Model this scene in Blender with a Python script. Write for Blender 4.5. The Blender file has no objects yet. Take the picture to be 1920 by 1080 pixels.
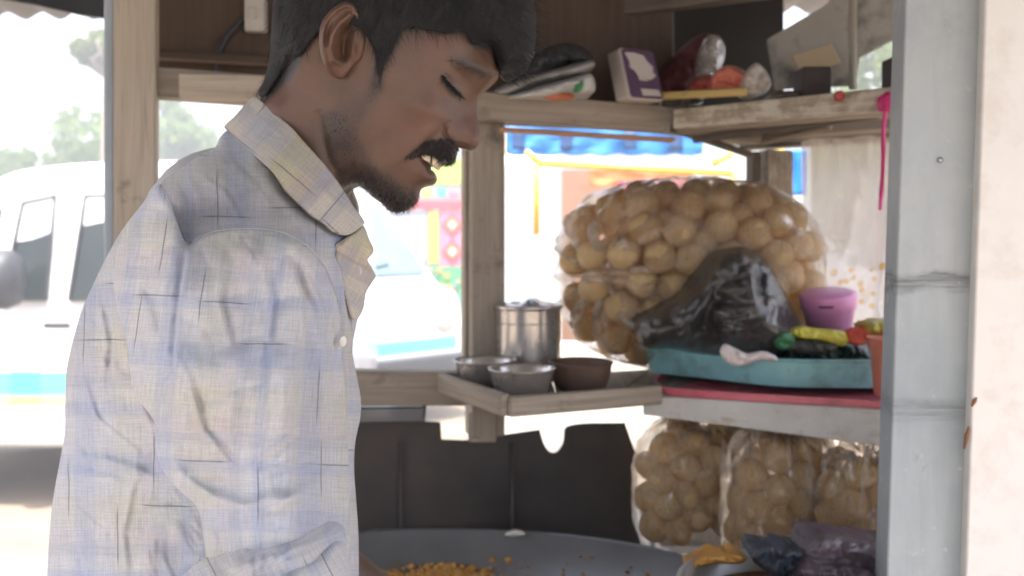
import bpy, bmesh, math, random
import numpy as np
from mathutils import Vector, Matrix
from mathutils.geometry import delaunay_2d_cdt
random.seed(7); RNG = np.random.default_rng(7)
SC = bpy.context.scene
COL = SC.collection
# ---------------------------------------------------------------- camera, sky, sun, exposure
F, HZ, ZC = 1700.0, 450.0, 1.45        # focal length in photo pixels, horizon row, eye height (m)
cam_d = bpy.data.cameras.new('camera'); cam = bpy.data.objects.new('camera', cam_d); COL.objects.link(cam)
cam.location = (0, 0, ZC); cam.rotation_euler = (math.radians(90), 0, 0)
cam_d.sensor_width = 36; cam_d.lens = 36 * F / 1920; cam_d.shift_y = -(540 - HZ) / 1920
cam_d.clip_start = 0.02; cam_d.clip_end = 3000
cam_d.dof.use_dof = True; cam_d.dof.focus_distance = 0.645; cam_d.dof.aperture_fstop = 7.5
SC.camera = cam
world = bpy.data.worlds.new('World'); SC.world = world; world.use_nodes = True
wt = world.node_tree; wt.nodes.clear()
SUN_EL, SUN_AZ = math.radians(75), math.radians(-172)      # azimuth from +Y towards +X
sky = wt.nodes.new('ShaderNodeTexSky'); sky.sky_type = 'NISHITA'; sky.sun_disc = False
sky.sun_elevation = SUN_EL; sky.sun_rotation = SUN_AZ; sky.dust_density = 3.0; sky.air_density = 1.0
wb = wt.nodes.new('ShaderNodeBackground'); wb.inputs['Strength'].default_value = 0.15
wo = wt.nodes.new('ShaderNodeOutputWorld')
wt.links.new(sky.outputs[0], wb.inputs[0]); wt.links.new(wb.outputs[0], wo.inputs[0])
sun_d = bpy.data.lights.new('sun', 'SUN'); sun_d.energy = 3.2; sun_d.angle = math.radians(0.6); sun_d.color = (1, .95, .87)
sun = bpy.data.objects.new('sun', sun_d); COL.objects.link(sun)
sdir = Vector((math.sin(SUN_AZ) * math.cos(SUN_EL), math.cos(SUN_AZ) * math.cos(SUN_EL), math.sin(SUN_EL)))
sun.rotation_euler = sdir.to_track_quat('Z', 'Y').to_euler(); sun.location = (0, -3, 8)
SC.view_settings.view_transform = 'Standard'; SC.view_settings.look = 'None'
SC.view_settings.exposure = 3.05; SC.view_settings.gamma = 1; SC.view_settings.use_curve_mapping = False
SC.cycles.use_denoising = True; SC.cycles.max_bounces = 10; SC.cycles.transparent_max_bounces = 24
SC.cycles.diffuse_bounces = 5; SC.cycles.glossy_bounces = 4; SC.cycles.caustics_reflective = False
SC.cycles.sample_clamp_indirect = 6
try: SC.cycles.denoiser = 'OPENIMAGEDENOISE'
except Exception: pass

# ---------------------------------------------------------------- helpers
def P(px, py, d):                      # the point at distance d that the photograph shows at (px, py)
    return Vector(((px - 960) / F * d, d, ZC - (py - HZ) / F * d))
def PN(px, py, d):
    px = np.asarray(px, float); py = np.asarray(py, float); d = np.broadcast_to(np.asarray(d, float), px.shape)
    return np.stack([(px - 960) / F * d, d, ZC - (py - HZ) / F * d], -1)
def DB(px, off=0.0):                   # distance of the stall's back wall line in that column
    k = (px - 960) / F
    return (1.4152 + off) / (1 - .291 * k)
ORG = {}
def thing(name, label, cat, loc, group=None):
    o = bpy.data.objects.new(name, None); COL.objects.link(o); o.location = loc
    o.empty_display_size = .02
    o['label'] = label; o['category'] = cat
    if group: o['group'] = group
    ORG[o.name] = Vector(loc)
    return o
def tag(o, label, cat, group=None, kind=None):
    if label: o['label'] = label
    if cat: o['category'] = cat
    if group: o['group'] = group
    if kind: o['kind'] = kind
    return o
def mk(name, verts, faces, mat, parent=None, smooth=True, uv=None, base=None, bevel=0, solid=0, kind=None):
    """One mesh object; VERTS in world space, uv per vertex or per loop."""
    v = np.asarray(verts, float).reshape(-1, 3)
    org = ORG[parent.name] if parent is not None else Vector(base if base is not None else
          ((v[:, 0].min() + v[:, 0].max()) / 2, (v[:, 1].min() + v[:, 1].max()) / 2, v[:, 2].min()))
    me = bpy.data.meshes.new(name)
    me.from_pydata((v - np.array(org)).tolist(), [], [list(map(int, f)) for f in faces])
    me.update()
    if uv is not None:
        uv = np.asarray(uv, float)
        lay = me.uv_layers.new(name='UVMap')
        if len(uv) == len(v):
            idx = np.zeros(len(me.loops), int); me.loops.foreach_get('vertex_index', idx); uv = uv[idx]
        lay.data.foreach_set('uv', uv.astype(np.float32).ravel())
    o = bpy.data.objects.new(name, me); COL.objects.link(o)
    if mat is not None: me.materials.append(mat)
    if smooth: me.polygons.foreach_set('use_smooth', [True] * len(me.polygons))
    if parent is not None: o.parent = parent
    else: o.location = org
    ORG[o.name] = Vector(org)
    if solid:
        m = o.modifiers.new('solid', 'SOLIDIFY'); m.thickness = solid; m.offset = 0
    if bevel:
        m = o.modifiers.new('bevel', 'BEVEL'); m.width = bevel; m.segments = 2; m.limit_method = 'ANGLE'; m.angle_limit = math.radians(50)
        if not smooth:
            me.polygons.foreach_set('use_smooth', [True] * len(me.polygons))
            n = o.modifiers.new('wn', 'WEIGHTED_NORMAL')
    if kind: o['kind'] = kind
    return o
class MB:
    def __init__(s): s.v = []; s.f = []; s.uv = []
    def add(s, verts, faces, uvs=None):
        n = len(s.v); s.v += [tuple(x) for x in verts]
        for i, f in enumerate(faces):
            s.f.append([n + k for k in f])
            s.uv += uvs[i] if uvs else [(0, 0)] * len(f)
    def box8(s, c):                    # eight corners: bottom 0-3, top 4-7 (same order); uv: u along the longest edge
        c = [Vector(x) for x in c]
        fs = [(0, 3, 2, 1), (4, 5, 6, 7), (0, 1, 5, 4), (1, 2, 6, 5), (2, 3, 7, 6), (3, 0, 4, 7)]
        ax = max([(c[1] - c[0]), (c[3] - c[0]), (c[4] - c[0])], key=lambda a: a.length).normalized()
        uvs = []; off = random.random() * 9
        for k, f in enumerate(fs):
            n = (c[f[1]] - c[f[0]]).cross(c[f[2]] - c[f[0]])
            b = ax.cross(n); b = b.normalized() if b.length > 1e-12 else Vector((0, 0, 1))
            if b.length < .5 or abs(ax.dot(n.normalized())) > .9:
                a2 = (c[f[1]] - c[f[0]]).normalized(); b2 = (c[f[2]] - c[f[1]]).normalized()
                uvs.append([(c[i].dot(a2) * .15 + off, c[i].dot(b2) + k) for i in f])
            else:
                uvs.append([(c[i].dot(ax) + off, c[i].dot(b) + k * .37 + off) for i in f])
        s.add(c, fs, uvs)
    def beam(s, a, b, w, h, up=(0, 0, 1)):   # bar from a to b, w sideways, h along up, centred on the line
        a = Vector(a); b = Vector(b); t = (b - a).normalized(); up = Vector(up)
        sd = t.cross(up).normalized() * w / 2; u = sd.cross(t).normalized() * h / 2
        s.box8([a - sd - u, a + sd - u, b + sd - u, b - sd - u, a - sd + u, a + sd + u, b + sd + u, b - sd + u])
    def box(s, lo, hi):
        x0, y0, z0 = lo; x1, y1, z1 = hi
        s.box8([(x0, y0, z0), (x1, y0, z0), (x1, y1, z0), (x0, y1, z0), (x0, y0, z1), (x1, y0, z1), (x1, y1, z1), (x0, y1, z1)])
    def tube(s, pts, rad, n=10, cap=True):
        pts = [Vector(p) for p in pts]; rad = rad if hasattr(rad, '__len__') else [rad] * len(pts)
        rings = []; nrm = None; L = 0; vs = []; fs = []; us = []
        for i, p in enumerate(pts):
            t = (pts[min(i + 1, len(pts) - 1)] - pts[max(i - 1, 0)]).normalized()
            if nrm is None: nrm = t.orthogonal().normalized()
            nrm = (nrm - t * nrm.dot(t)).normalized(); bn = t.cross(nrm)
            for k in range(n):
                a = 2 * math.pi * k / n
                vs.append(p + (nrm * math.cos(a) + bn * math.sin(a)) * rad[i])
        for i in range(len(pts) - 1):
            for k in range(n):
                k2 = (k + 1) % n
                fs.append((i * n + k, i * n + k2, (i + 1) * n + k2, (i + 1) * n + k))
        if cap:
            fs.append(tuple(range(n - 1, -1, -1))); fs.append(tuple((len(pts) - 1) * n + k for k in range(n)))
        s.add(vs, fs)
    def lathe(s, prof, c, n=40, sx=1, sy=1, tilt=None):     # prof: (r, z) from bottom/outside round to the inside
        c = Vector(c); vs = []; fs = []
        for r, z in prof:
            for k in range(n):
                a = 2 * math.pi * k / n
                q = Vector((r * math.cos(a) * sx, r * math.sin(a) * sy, z))
                if tilt: q = tilt @ q
                vs.append(c + q)
        for i in range(len(prof) - 1):
            for k in range(n):
                k2 = (k + 1) % n
                fs.append((i * n + k, i * n + k2, (i + 1) * n + k2, (i + 1) * n + k))
        if prof[0][0] > 1e-6: fs.append(tuple(range(n - 1, -1, -1)))
        if prof[-1][0] > 1e-6: fs.append(tuple((len(prof) - 1) * n + k for k in range(n)))
        s.add(vs, fs)
    def build(s, name, mat, parent=None, smooth=False, bevel=0, base=None, solid=0, kind=None):
        return mk(name, s.v, s.f, mat, parent, smooth, s.uv, base, bevel, solid, kind)

# value noise on numpy arrays
_T = RNG.random((256, 256))
def vnoise(x, y):
    x = np.asarray(x, float); y = np.asarray(y, float)
    xi = np.floor(x).astype(int); yi = np.floor(y).astype(int); fx = x - xi; fy = y - yi
    fx = fx * fx * (3 - 2 * fx); fy = fy * fy * (3 - 2 * fy)
    a = _T[xi % 256, yi % 256]; b = _T[(xi + 1) % 256, yi % 256]; c = _T[xi % 256, (yi + 1) % 256]; d = _T[(xi + 1) % 256, (yi + 1) % 256]
    return (a * (1 - fx) + b * fx) * (1 - fy) + (c * (1 - fx) + d * fx) * fy
def fbm(x, y, o=3):
    s = 0; a = .5
    for i in range(o): s = s + a * vnoise(x * 2 ** i + 17 * i, y * 2 ** i + 31 * i); a *= .5
    return s / (1 - .5 ** o)
def crumple(x, y, o=3):                 # sharp folds between soft facets
    wx = x + 1.2 * vnoise(x * .7 + 9, y * .7); wy = y + 1.2 * vnoise(x * .7, y * .7 + 5)
    s = 0; a = .5
    for i in range(o):
        s = s + a * np.abs(2 * vnoise(wx * 2 ** i + 13 * i, wy * 2 ** i + 7 * i) - 1); a *= .55
    return s
def gs(x, y, cx, cy, sx, sy=None, rot=0):
    sy = sy or sx; c, s = math.cos(math.radians(rot)), math.sin(math.radians(rot))
    u = (x - cx) * c + (y - cy) * s; v = -(x - cx) * s + (y - cy) * c
    return np.exp(-.5 * ((u / sx) ** 2 + (v / sy) ** 2))
def sst(a, b, x):
    t = np.clip((x - a) / (b - a), 0, 1); return t * t * (3 - 2 * t)
def seg_dist(x, y, poly, closed=False):
    """distance to a polyline, signed side (+ on its right-hand side in the image, y down) and place along it 0..1"""
    poly = np.asarray(poly, float); n = len(poly)
    A = poly if closed else poly[:-1]; B = np.roll(poly, -1, 0) if closed else poly[1:]
    L = np.hypot(*(B - A).T); cum = np.concatenate([[0], np.cumsum(L)]); tot = cum[-1]
    best = np.full(x.shape, 1e9); side = np.zeros(x.shape); along = np.zeros(x.shape)
    for i in range(len(A)):
        ex, ey = B[i] - A[i]; l2 = ex * ex + ey * ey + 1e-12
        t = np.clip(((x - A[i, 0]) * ex + (y - A[i, 1]) * ey) / l2, 0, 1)
        dx = x - A[i, 0] - t * ex; dy = y - A[i, 1] - t * ey; d = np.hypot(dx, dy)
        m = d < best
        best = np.where(m, d, best); side = np.where(m, np.sign(ex * dy - ey * dx), side)
        along = np.where(m, (cum[i] + t * L[i]) / tot, along)
    return best, side, along
def spline(pts, step, closed=True):
    pts = np.asarray(pts, float); n = len(pts); out = []
    rng = range(n if closed else n - 1)
    for i in rng:
        if closed: p0, p1, p2, p3 = pts[i - 1], pts[i], pts[(i + 1) % n], pts[(i + 2) % n]
        else: p0, p1, p2, p3 = pts[max(i - 1, 0)], pts[i], pts[i + 1], pts[min(i + 2, n - 1)]
        k = max(2, int(np.hypot(*(p2 - p1)) / step) + 1)
        d1, d2 = np.hypot(*(p1 - p0)) + 1e-9, np.hypot(*(p2 - p1)) + 1e-9; d3 = np.hypot(*(p3 - p2)) + 1e-9
        m1 = (p2 - p0) / (d1 + d2) * d2; m2 = (p3 - p1) / (d2 + d3) * d2
        for t in np.arange(k) / k:
            h = t * t; g = h * t
            out.append((2 * g - 3 * h + 1) * p1 + (g - 2 * h + t) * m1 + (-2 * g + 3 * h) * p2 + (g - h) * m2)
    if not closed: out.append(pts[-1])
    return np.array(out)
def inside(x, y, poly):
    r = np.zeros(x.shape, bool); n = len(poly); j = n - 1
    for i in range(n):
        xi, yi = poly[i]; xj, yj = poly[j]
        if yi != yj:
            c = ((yi > y) != (yj > y)) & (x < (xj - xi) * (y - yi) / (yj - yi) + xi); r ^= c
        j = i
    return r
def tps(pts):
    a = np.asarray(pts, float); X = a[:, :2] / 100; w = a[:, 2]; n = len(a)
    def U(r2): return np.where(r2 > 1e-12, .5 * r2 * np.log(r2 + 1e-12), 0)
    K = U(((X[:, None] - X[None]) ** 2).sum(-1)) + np.eye(n) * 1e-3; Q = np.c_[np.ones(n), X]
    A = np.block([[K, Q], [Q.T, np.zeros((3, 3))]]); s = np.linalg.solve(A, np.r_[w, 0, 0, 0])
    def f(x, y):
        x = x / 100; y = y / 100; o = s[n] + s[n + 1] * x + s[n + 2] * y
        for i in range(n): o = o + s[i] * U((x - X[i, 0]) ** 2 + (y - X[i, 1]) ** 2)
        return o
    return f
def triangulate(outline, step, fine=None, rim=()):
    """Points and triangles of a closed outline. fine: (function(x, y) -> bool, finer step)."""
    ol = np.asarray(outline, float); x0, y0 = ol.min(0); x1, y1 = ol.max(0); pts = []
    def lattice(st):
        ys = np.arange(y0, y1, st * .866); xs = np.arange(x0, x1, st)
        gx, gy = np.meshgrid(xs, ys); gx = gx + (np.arange(len(ys)) % 2)[:, None] * st / 2
        gx = gx.ravel(); gy = gy.ravel(); gx += RNG.uniform(-.12, .12, gx.shape) * st; gy += RNG.uniform(-.12, .12, gy.shape) * st
        m = inside(gx, gy, ol); gx, gy = gx[m], gy[m]
        d, _, _ = seg_dist(gx, gy, ol, True); m = d > st * .55
        return gx[m], gy[m]
    gx, gy = lattice(step)
    if fine:
        m = ~fine[0](gx, gy); gx, gy = gx[m], gy[m]
        fx, fy = lattice(fine[1]); m = fine[0](fx, fy); gx = np.r_[gx, fx[m]]; gy = np.r_[gy, fy[m]]
    for r in rim:
        t = np.roll(ol, -1, 0) - np.roll(ol, 1, 0); n = np.c_[-t[:, 1], t[:, 0]] / (np.hypot(*t.T)[:, None] + 1e-9)
        for sg in (1, -1):
            q = ol + n * r * sg; m = inside(q[:, 0], q[:, 1], ol)
            d, _, _ = seg_dist(q[:, 0], q[:, 1], ol, True); m &= d > r * .8
            gx = np.r_[gx, q[m, 0]]; gy = np.r_[gy, q[m, 1]]
    vs = [Vector(p) for p in ol] + [Vector(p) for p in zip(gx, gy)]
    r = delaunay_2d_cdt(vs, [], [list(range(len(ol)))], 1, 1e-4)
    v = np.array([tuple(p) for p in r[0]]); f = [tuple(t) for t in r[2]]
    a = v[[t[0] for t in f]]; b = v[[t[1] for t in f]]; c = v[[t[2] for t in f]]
    sgn = (b[:, 0] - a[:, 0]) * (c[:, 1] - a[:, 1]) - (b[:, 1] - a[:, 1]) * (c[:, 0] - a[:, 0])
    f = [t if s > 0 else (t[0], t[2], t[1]) for t, s in zip(f, sgn)]     # clockwise on screen (y down) = facing the camera
    return v, np.array(f)
def inflate(outline, wf, D0, step=4, fine=None, rim=(), smooth_ol=True, back=1.0, ol_step=None, persp=False):
    """A closed body with the given side-on outline at distance D0; wf(px, py, edge distance) is its half thickness."""
    ol = spline(outline, ol_step or step) if smooth_ol else np.asarray(outline, float)
    v, f = triangulate(ol, step, fine, rim)
    d, _, _ = seg_dist(v[:, 0], v[:, 1], ol, True); bd = d < .02
    w = np.where(bd, 0, np.maximum(wf(v[:, 0], v[:, 1], d), 1e-5))
    d0 = D0(v[:, 0], v[:, 1]) if callable(D0) else np.full(len(v), D0)
    near = PN(v[:, 0], v[:, 1], d0 - w)
    far = near.copy(); far[:, 1] = d0 + w * back
    if persp: far = PN(v[:, 0], v[:, 1], d0 + w * back)
    idx = np.arange(len(v)); fi = np.where(bd, idx, len(v) + np.cumsum(~bd) - 1)
    V = np.r_[near, far[~bd]]
    f = f[:, ::-1] if False else f
    FF = np.r_[f, fi[f][:, ::-1]]
    UV = np.r_[v, v[~bd]]
    return V, FF, UV
def rnd(d, m):                          # rounded edge of radius m
    t = np.clip(d / m, 0, 1); return np.sqrt(np.maximum(1 - (1 - t) ** 2, 0))
def ridge(x, y, poly, h, w, ends=True):
    d, s, t = seg_dist(x, y, poly)
    e = np.clip(np.sin(np.pi * np.clip(t, .001, .999)), 0, 1) ** .5 if ends else 1
    return h * np.exp(-(d / w) ** 2) * e
def stepfold(x, y, poly, h, w, L, sgn=1):   # cloth lying over cloth: rises by h on one side, dies away over L
    d, s, t = seg_dist(x, y, poly); q = d * s * sgn
    e = np.clip(np.sin(np.pi * np.clip(t, .001, .999)) * 1.6, 0, 1)
    return h * sst(-w, w, q) * np.exp(-np.maximum(q, 0) / L) * e
def plate(name, pts3, thick, mat, parent=None, bevel=0, base=None, uvs=1.0):
    """A flat (or gently bent) board from its outline in space, front outline given, extruded away from the camera."""
    pts = [Vector(p) for p in pts3]; n = len(pts)
    nm = Vector((0, 0, 0))
    for i in range(n): nm += pts[i].cross(pts[(i + 1) % n])
    nm.normalize()
    if nm.y > 0: pts.reverse(); nm = -nm
    off = -nm * thick
    e1 = max([pts[i] - pts[i - 1] for i in range(n)], key=lambda q: q.length).normalized(); e2 = nm.cross(e1)
    r = delaunay_2d_cdt([Vector((p.dot(e1), p.dot(e2))) for p in pts], [], [list(range(n))], 1, 1e-7)
    tri = []
    for t in r[2]:
        k = [min(r[3][q]) for q in t]; a2, b2, c2 = (pts[q] for q in k)
        tri.append(k if (b2 - a2).cross(c2 - a2).dot(nm) > 0 else k[::-1])
    V = [tuple(p) for p in pts] + [tuple(p + off) for p in pts]
    FFs = tri + [[q + n for q in t[::-1]] for t in tri] + [[(i + 1) % n, i, i + n, (i + 1) % n + n] for i in range(n)]
    if len(pts) == 4: FFs = [[0, 1, 2, 3], [7, 6, 5, 4]] + FFs[-4:]
    ax = max([pts[i] - pts[i - 1] for i in range(n)], key=lambda q: q.length).normalized(); bx = nm.cross(ax)
    uv = [(Vector(v).dot(ax) * uvs, Vector(v).dot(bx) * uvs) for v in V]
    return mk(name, V, FFs, mat, parent, False, uv, base, bevel)

# ---------------------------------------------------------------- materials
class G:
    def __init__(s, name):
        s.m = bpy.data.materials.new(name); s.m.use_nodes = True; s.t = s.m.node_tree; s.t.nodes.clear()
        s.out = s.t.nodes.new('ShaderNodeOutputMaterial')
    def n(s, typ, **kw):
        nd = s.t.nodes.new(typ)
        for k, v in kw.items():
            if k.startswith('_'): setattr(nd, k[1:], v)
            else: s.put(nd.inputs[k.replace('__', ' ')], v)
        return nd
    def put(s, sock, v):
        if isinstance(v, bpy.types.NodeSocket): s.t.links.new(v, sock)
        else:
            if sock.type == 'RGBA' and len(v) == 3: v = (*v, 1)
            sock.default_value = v
    def ma(s, op, a, b=None, c=None, clamp=False):
        nd = s.t.nodes.new('ShaderNodeMath'); nd.operation = op; nd.use_clamp = clamp
        for i, q in enumerate((a, b, c)):
            if q is not None: s.put(nd.inputs[i], q)
        return nd.outputs[0]
    def mix(s, f, a, b, typ='MIX'):
        nd = s.t.nodes.new('ShaderNodeMix'); nd.data_type = 'RGBA'; nd.blend_type = typ
        s.put(nd.inputs[0], f); s.put(nd.inputs[6], a); s.put(nd.inputs[7], b); return nd.outputs[2]
    def mr(s, v, a, b, c=0.0, d=1.0):
        nd = s.n('ShaderNodeMapRange', _clamp=True); s.put(nd.inputs[0], v)
        for i, q in enumerate((a, b, c, d)): s.put(nd.inputs[i + 1], q)
        return nd.outputs[0]
    def noise(s, vec, scale, detail=4, rough=.55, dist=0):
        nd = s.n('ShaderNodeTexNoise', Scale=scale, Detail=detail, Roughness=rough, Distortion=dist); s.put(nd.inputs['Vector'], vec); return nd.outputs[0]
    def scale(s, vec, sc, loc=(0, 0, 0)):
        nd = s.n('ShaderNodeMapping'); s.put(nd.inputs['Vector'], vec); nd.inputs['Scale'].default_value = sc; nd.inputs['Location'].default_value = loc; return nd.outputs[0]
    def bump(s, h, strength=.3, dist=.002):
        nd = s.n('ShaderNodeBump', Strength=strength, Distance=dist); s.put(nd.inputs['Height'], h); return nd.outputs[0]
    def bsdf(s, **kw):
        nd = s.t.nodes.new('ShaderNodeBsdfPrincipled')
        for k, v in kw.items(): s.put(nd.inputs[k.replace('__', ' ')], v)
        return nd.outputs[0]
    def done(s, sh): s.t.links.new(sh, s.out.inputs[0]); return s.m
    def tc(s, which='Object'): return s.t.nodes.new('ShaderNodeTexCoord').outputs[which]
def mottled(name, c1, c2, scale=20, rough=.6, bump=.2, bd=.002, metallic=0, dirt=None, dirt_scale=9, dirt_amt=.5, dirt_lo=.5, rvar=.15, stretch=(1, 1, 1), spec=.5, detail=5, **kw):
    """Two-tone worn surface with optional dirt blotches, grain in relief."""
    g = G(name); v = g.scale(g.tc(), stretch)
    n1 = g.noise(v, scale, detail, .6); n2 = g.noise(v, scale * 5.3, 4, .6)
    f = g.mr(g.ma('ADD', g.ma('MULTIPLY', n1, .7), g.ma('MULTIPLY', n2, .3)), .32, .68)
    c = g.mix(f, c1, c2)
    if dirt: c = g.mix(g.ma('MULTIPLY', g.mr(g.noise(v, dirt_scale, 6, .65), dirt_lo, dirt_lo + .18), dirt_amt), c, dirt)
    r = g.mr(n1, .3, .7, max(rough - rvar, .03), min(rough + rvar, 1))
    return g.done(g.bsdf(Base__Color=c, Roughness=r, Metallic=metallic, Specular__IOR__Level=spec, Normal=g.bump(g.ma('ADD', n1, g.ma('MULTIPLY', n2, .5)), bump, bd), **kw))
def woodmat(name, c1, c2, dark=(.05, .035, .025), rough=.75, paint=None, wear=.5, grain=1.0, knot=.6):
    g = G(name); v = g.tc('UV')
    n1 = g.noise(g.scale(v, (2.2, 46, 1)), 2.0, 6, .62, .5); n2 = g.noise(g.scale(v, (10, 330, 1)), 1.0, 3, .6)
    c = g.mix(g.mr(n1, .35, .66), c1, c2)
    c = g.mix(g.mr(n2, .55, .75, 0, .45), c, dark)
    if paint:
        p = g.noise(v, 23, 8, .7, .3); p2 = g.noise(g.scale(v, (5, 60, 1)), 2, 4, .6)
        pm = g.mr(g.ma('ADD', g.ma('MULTIPLY', p, .65), g.ma('MULTIPLY', p2, .35)), wear - .04, wear + .05)
        pc = g.mix(g.mr(g.noise(v, 9, 5, .6), .35, .7), paint, tuple(x * .8 for x in paint))
        c = g.mix(pm, c, pc)
    st = g.mr(g.noise(v, 14, 6, .7), .56, .72, 0, knot); c = g.mix(st, c, dark)
    h = g.ma('ADD', g.ma('MULTIPLY', n1, .8), g.ma('MULTIPLY', n2, .4))
    return g.done(g.bsdf(Base__Color=c, Roughness=rough, Normal=g.bump(h, .35 * grain, .003)))
def film(name, tint=(.9, .88, .84), haze=.12, rough=.12, wr=26, gloss=1.0, milky=(.85, .8, .74), crease_highlights=.3):
    """Thin clear plastic: mostly lets light through, glints on its folds, a little milky, with painted highlight streaks."""
    g = G(name); v = g.tc()
    n = g.noise(v, wr, 5, .6, 1.5); nv = g.noise(g.scale(v, (1, 1, .35)), wr * 2.4, 3, .5, .8)
    b = g.bump(g.ma('ADD', n, g.ma('MULTIPLY', nv, .6)), .55, .010)
    tr = g.n('ShaderNodeBsdfTransparent', Color=tint).outputs[0]
    gl = g.n('ShaderNodeBsdfGlossy', Color=(1, 1, 1), Roughness=rough, Normal=b).outputs[0]
    df = g.n('ShaderNodeBsdfDiffuse', Color=milky).outputs[0]
    tl = g.n('ShaderNodeBsdfTranslucent', Color=milky).outputs[0]
    def mx(f, a, c):
        m = g.t.nodes.new('ShaderNodeMixShader'); g.put(m.inputs[0], f); g.t.links.new(a, m.inputs[1]); g.t.links.new(c, m.inputs[2]); return m.outputs[0]
    fr = g.ma('ADD', g.ma('MULTIPLY', g.n('ShaderNodeFresnel', IOR=1.35).outputs[0], .6), g.mr(nv, .58, .70, 0, .25))
    dh = mx(.5, df, tl)
    hz = g.mr(g.noise(v, wr * .8, 5, .65, 1.0), .42, .72, haze * .35, haze * 2.2)
    ga = g.n('ShaderNodeAttribute', _attribute_name='gather_and_highlights').outputs['Fac']
    sk = g.noise(g.scale(v, (1.6, 1.6, .5)), wr * 1.5, 3, .5, 2.2)
    hz = g.ma('ADD', g.ma('ADD', hz, ga), g.mr(g.ma('ABSOLUTE', g.ma('SUBTRACT', sk, .5)), .004, .018, crease_highlights, 0), clamp=True)  # white crease streaks: highlights painted into the milky colour
    s = mx(hz, tr, dh)
    s = mx(g.ma('MULTIPLY', fr, gloss, clamp=True), s, gl)
    return g.done(s)
def flat(name, c, rough=.5, metallic=0, spec=.5, **kw):
    return mottled(name, c, tuple(x * .82 for x in c), 12, rough, .06, .001, metallic, spec=spec, **kw)
# ---------------------------------------------------------------- ground, air, far things
M = {}
g = G('dirt'); v = g.tc()
c = g.mix(g.mr(g.noise(v, 1.3, 6, .65), .35, .65), (.21, .16, .115), (.30, .24, .18))
c = g.mix(g.mr(g.noise(v, 14, 6, .7), .55, .75, 0, .6), c, (.17, .13, .09))
M['dirt'] = g.done(g.bsdf(Base__Color=c, Roughness=.95, Normal=g.bump(g.noise(v, 40, 6, .7), .6, .01)))
n = 60; xs = np.r_[-np.geomspace(260, 1, n), 0, np.geomspace(1, 260, n)]; gx, gy = np.meshgrid(xs, xs)
gz = (fbm(gx * .7 + 50, gy * .7 + 50) - .5) * .05 * np.clip(np.hypot(gx, gy) / 6, 0, 1) - .03
k = len(xs); gi = np.arange(k * k).reshape(k, k)
tag(mk('ground', np.c_[gx.ravel(), gy.ravel(), gz.ravel()], np.c_[gi[:-1, :-1].ravel(), gi[:-1, 1:].ravel(), gi[1:, 1:].ravel(), gi[1:, :-1].ravel()], M['dirt'], base=(0, 0, 0)), None, None, kind='structure')
M['asphalt'] = mottled('asphalt', (.10, .10, .10), (.15, .145, .14), 6, .9, .4, .004, dirt=(.3, .26, .2), dirt_scale=1.2, dirt_amt=.6)
b = MB(); b.box((-60, 9.0, -.02), (60, 15.5, .012)); tag(b.build('road', M['asphalt'], base=(0, 12, -.02)), None, None, kind='structure')

# trees: trunk, limbs and leaf faces spread through clumps
def leafmat(name, c1, c2):
    g = G(name); v = g.tc()
    c = g.mix(g.mr(g.noise(v, 2.2, 4, .6), .35, .65), c1, c2)
    d = g.n('ShaderNodeBsdfDiffuse', Color=c).outputs[0]; t = g.n('ShaderNodeBsdfTranslucent', Color=c).outputs[0]
    m = g.t.nodes.new('ShaderNodeMixShader'); m.inputs[0].default_value = .45; g.t.links.new(d, m.inputs[1]); g.t.links.new(t, m.inputs[2])
    return g.done(m.outputs[0])
M['leaf_a'] = leafmat('leaf_pale', (.15, .22, .06), (.21, .29, .09)); M['leaf_b'] = leafmat('leaf_deep', (.11, .17, .05), (.16, .22, .07))
M['leaf_c'] = leafmat('leaf_lime', (.14, .19, .04), (.2, .25, .07))
M['bark'] = mottled('bark', (.16, .12, .09), (.25, .2, .15), 14, .9, .6, .01, stretch=(1, 1, .25))
def tree(px, d, top_py, rad, label, mat, seed, clumps=16, leaves=150, group=None):
    r = np.random.default_rng(seed); x = (px - 960) / F * d; h = ZC - (top_py - HZ) / F * d
    t = thing('tree', label, 'tree', (x, d, 0), group)
    m = MB(); cen = Vector((x, d, h - rad)); fork = Vector((x + .1, d, max(h - 2.0 * rad, .5)))
    m.tube([(x, d, -.1), (x + .05, d, fork.z * .5), fork], [.17, .13, .1], 9)
    cs = []
    for i in range(clumps):
        q = r.normal(size=3); q /= np.linalg.norm(q); q *= rad * r.uniform(.35, .95); q[2] *= .9
        cs.append((cen + Vector(q), rad * r.uniform(.22, .42)))
        if i < 8: m.tube([fork, fork.lerp(cs[-1][0], .55) + Vector(r.normal(size=3) * .1), cs[-1][0]], [.06, .04, .012], 6)
    m.build('trunk', M['bark'], t, True)
    vs = []; fs = []
    for c, cr in cs:
        for j in range(leaves):
            q = r.normal(size=3); q /= np.linalg.norm(q); p = np.array(c) + q * cr * r.uniform(.3, 1) ** .5
            a = r.normal(size=3); a /= np.linalg.norm(a); bb = np.cross(a, r.normal(size=3)); bb /= np.linalg.norm(bb); s = r.uniform(.05, .11)
            n0 = len(vs); vs += [p - a * s, p + bb * s * .5, p + a * s, p - bb * s * .5]; fs.append((n0, n0 + 1, n0 + 2, n0 + 3))
    mk('crown', vs, fs, mat, t, False)
tree(150, 13.5, 190, 1.0, 'round pale green tree behind the white van, beside the wooden post', M['leaf_a'], 1)
tree(15, 15, 262, .8, 'low dark bush-like tree above the van roof at the picture edge', M['leaf_b'], 2)
tree(318, 14.5, 165, .9, 'green tree seen between the wooden post and the collar', M['leaf_a'], 3)
tree(196, 10.5, 42, .33, 'lime green tree with its crown high up by the post top', M['leaf_c'], 4, 12)
tree(1650, 9, 60, 1.2, 'lime green tree seen through the gap under the stained hanging board', M['leaf_c'], 6, 18)
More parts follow.
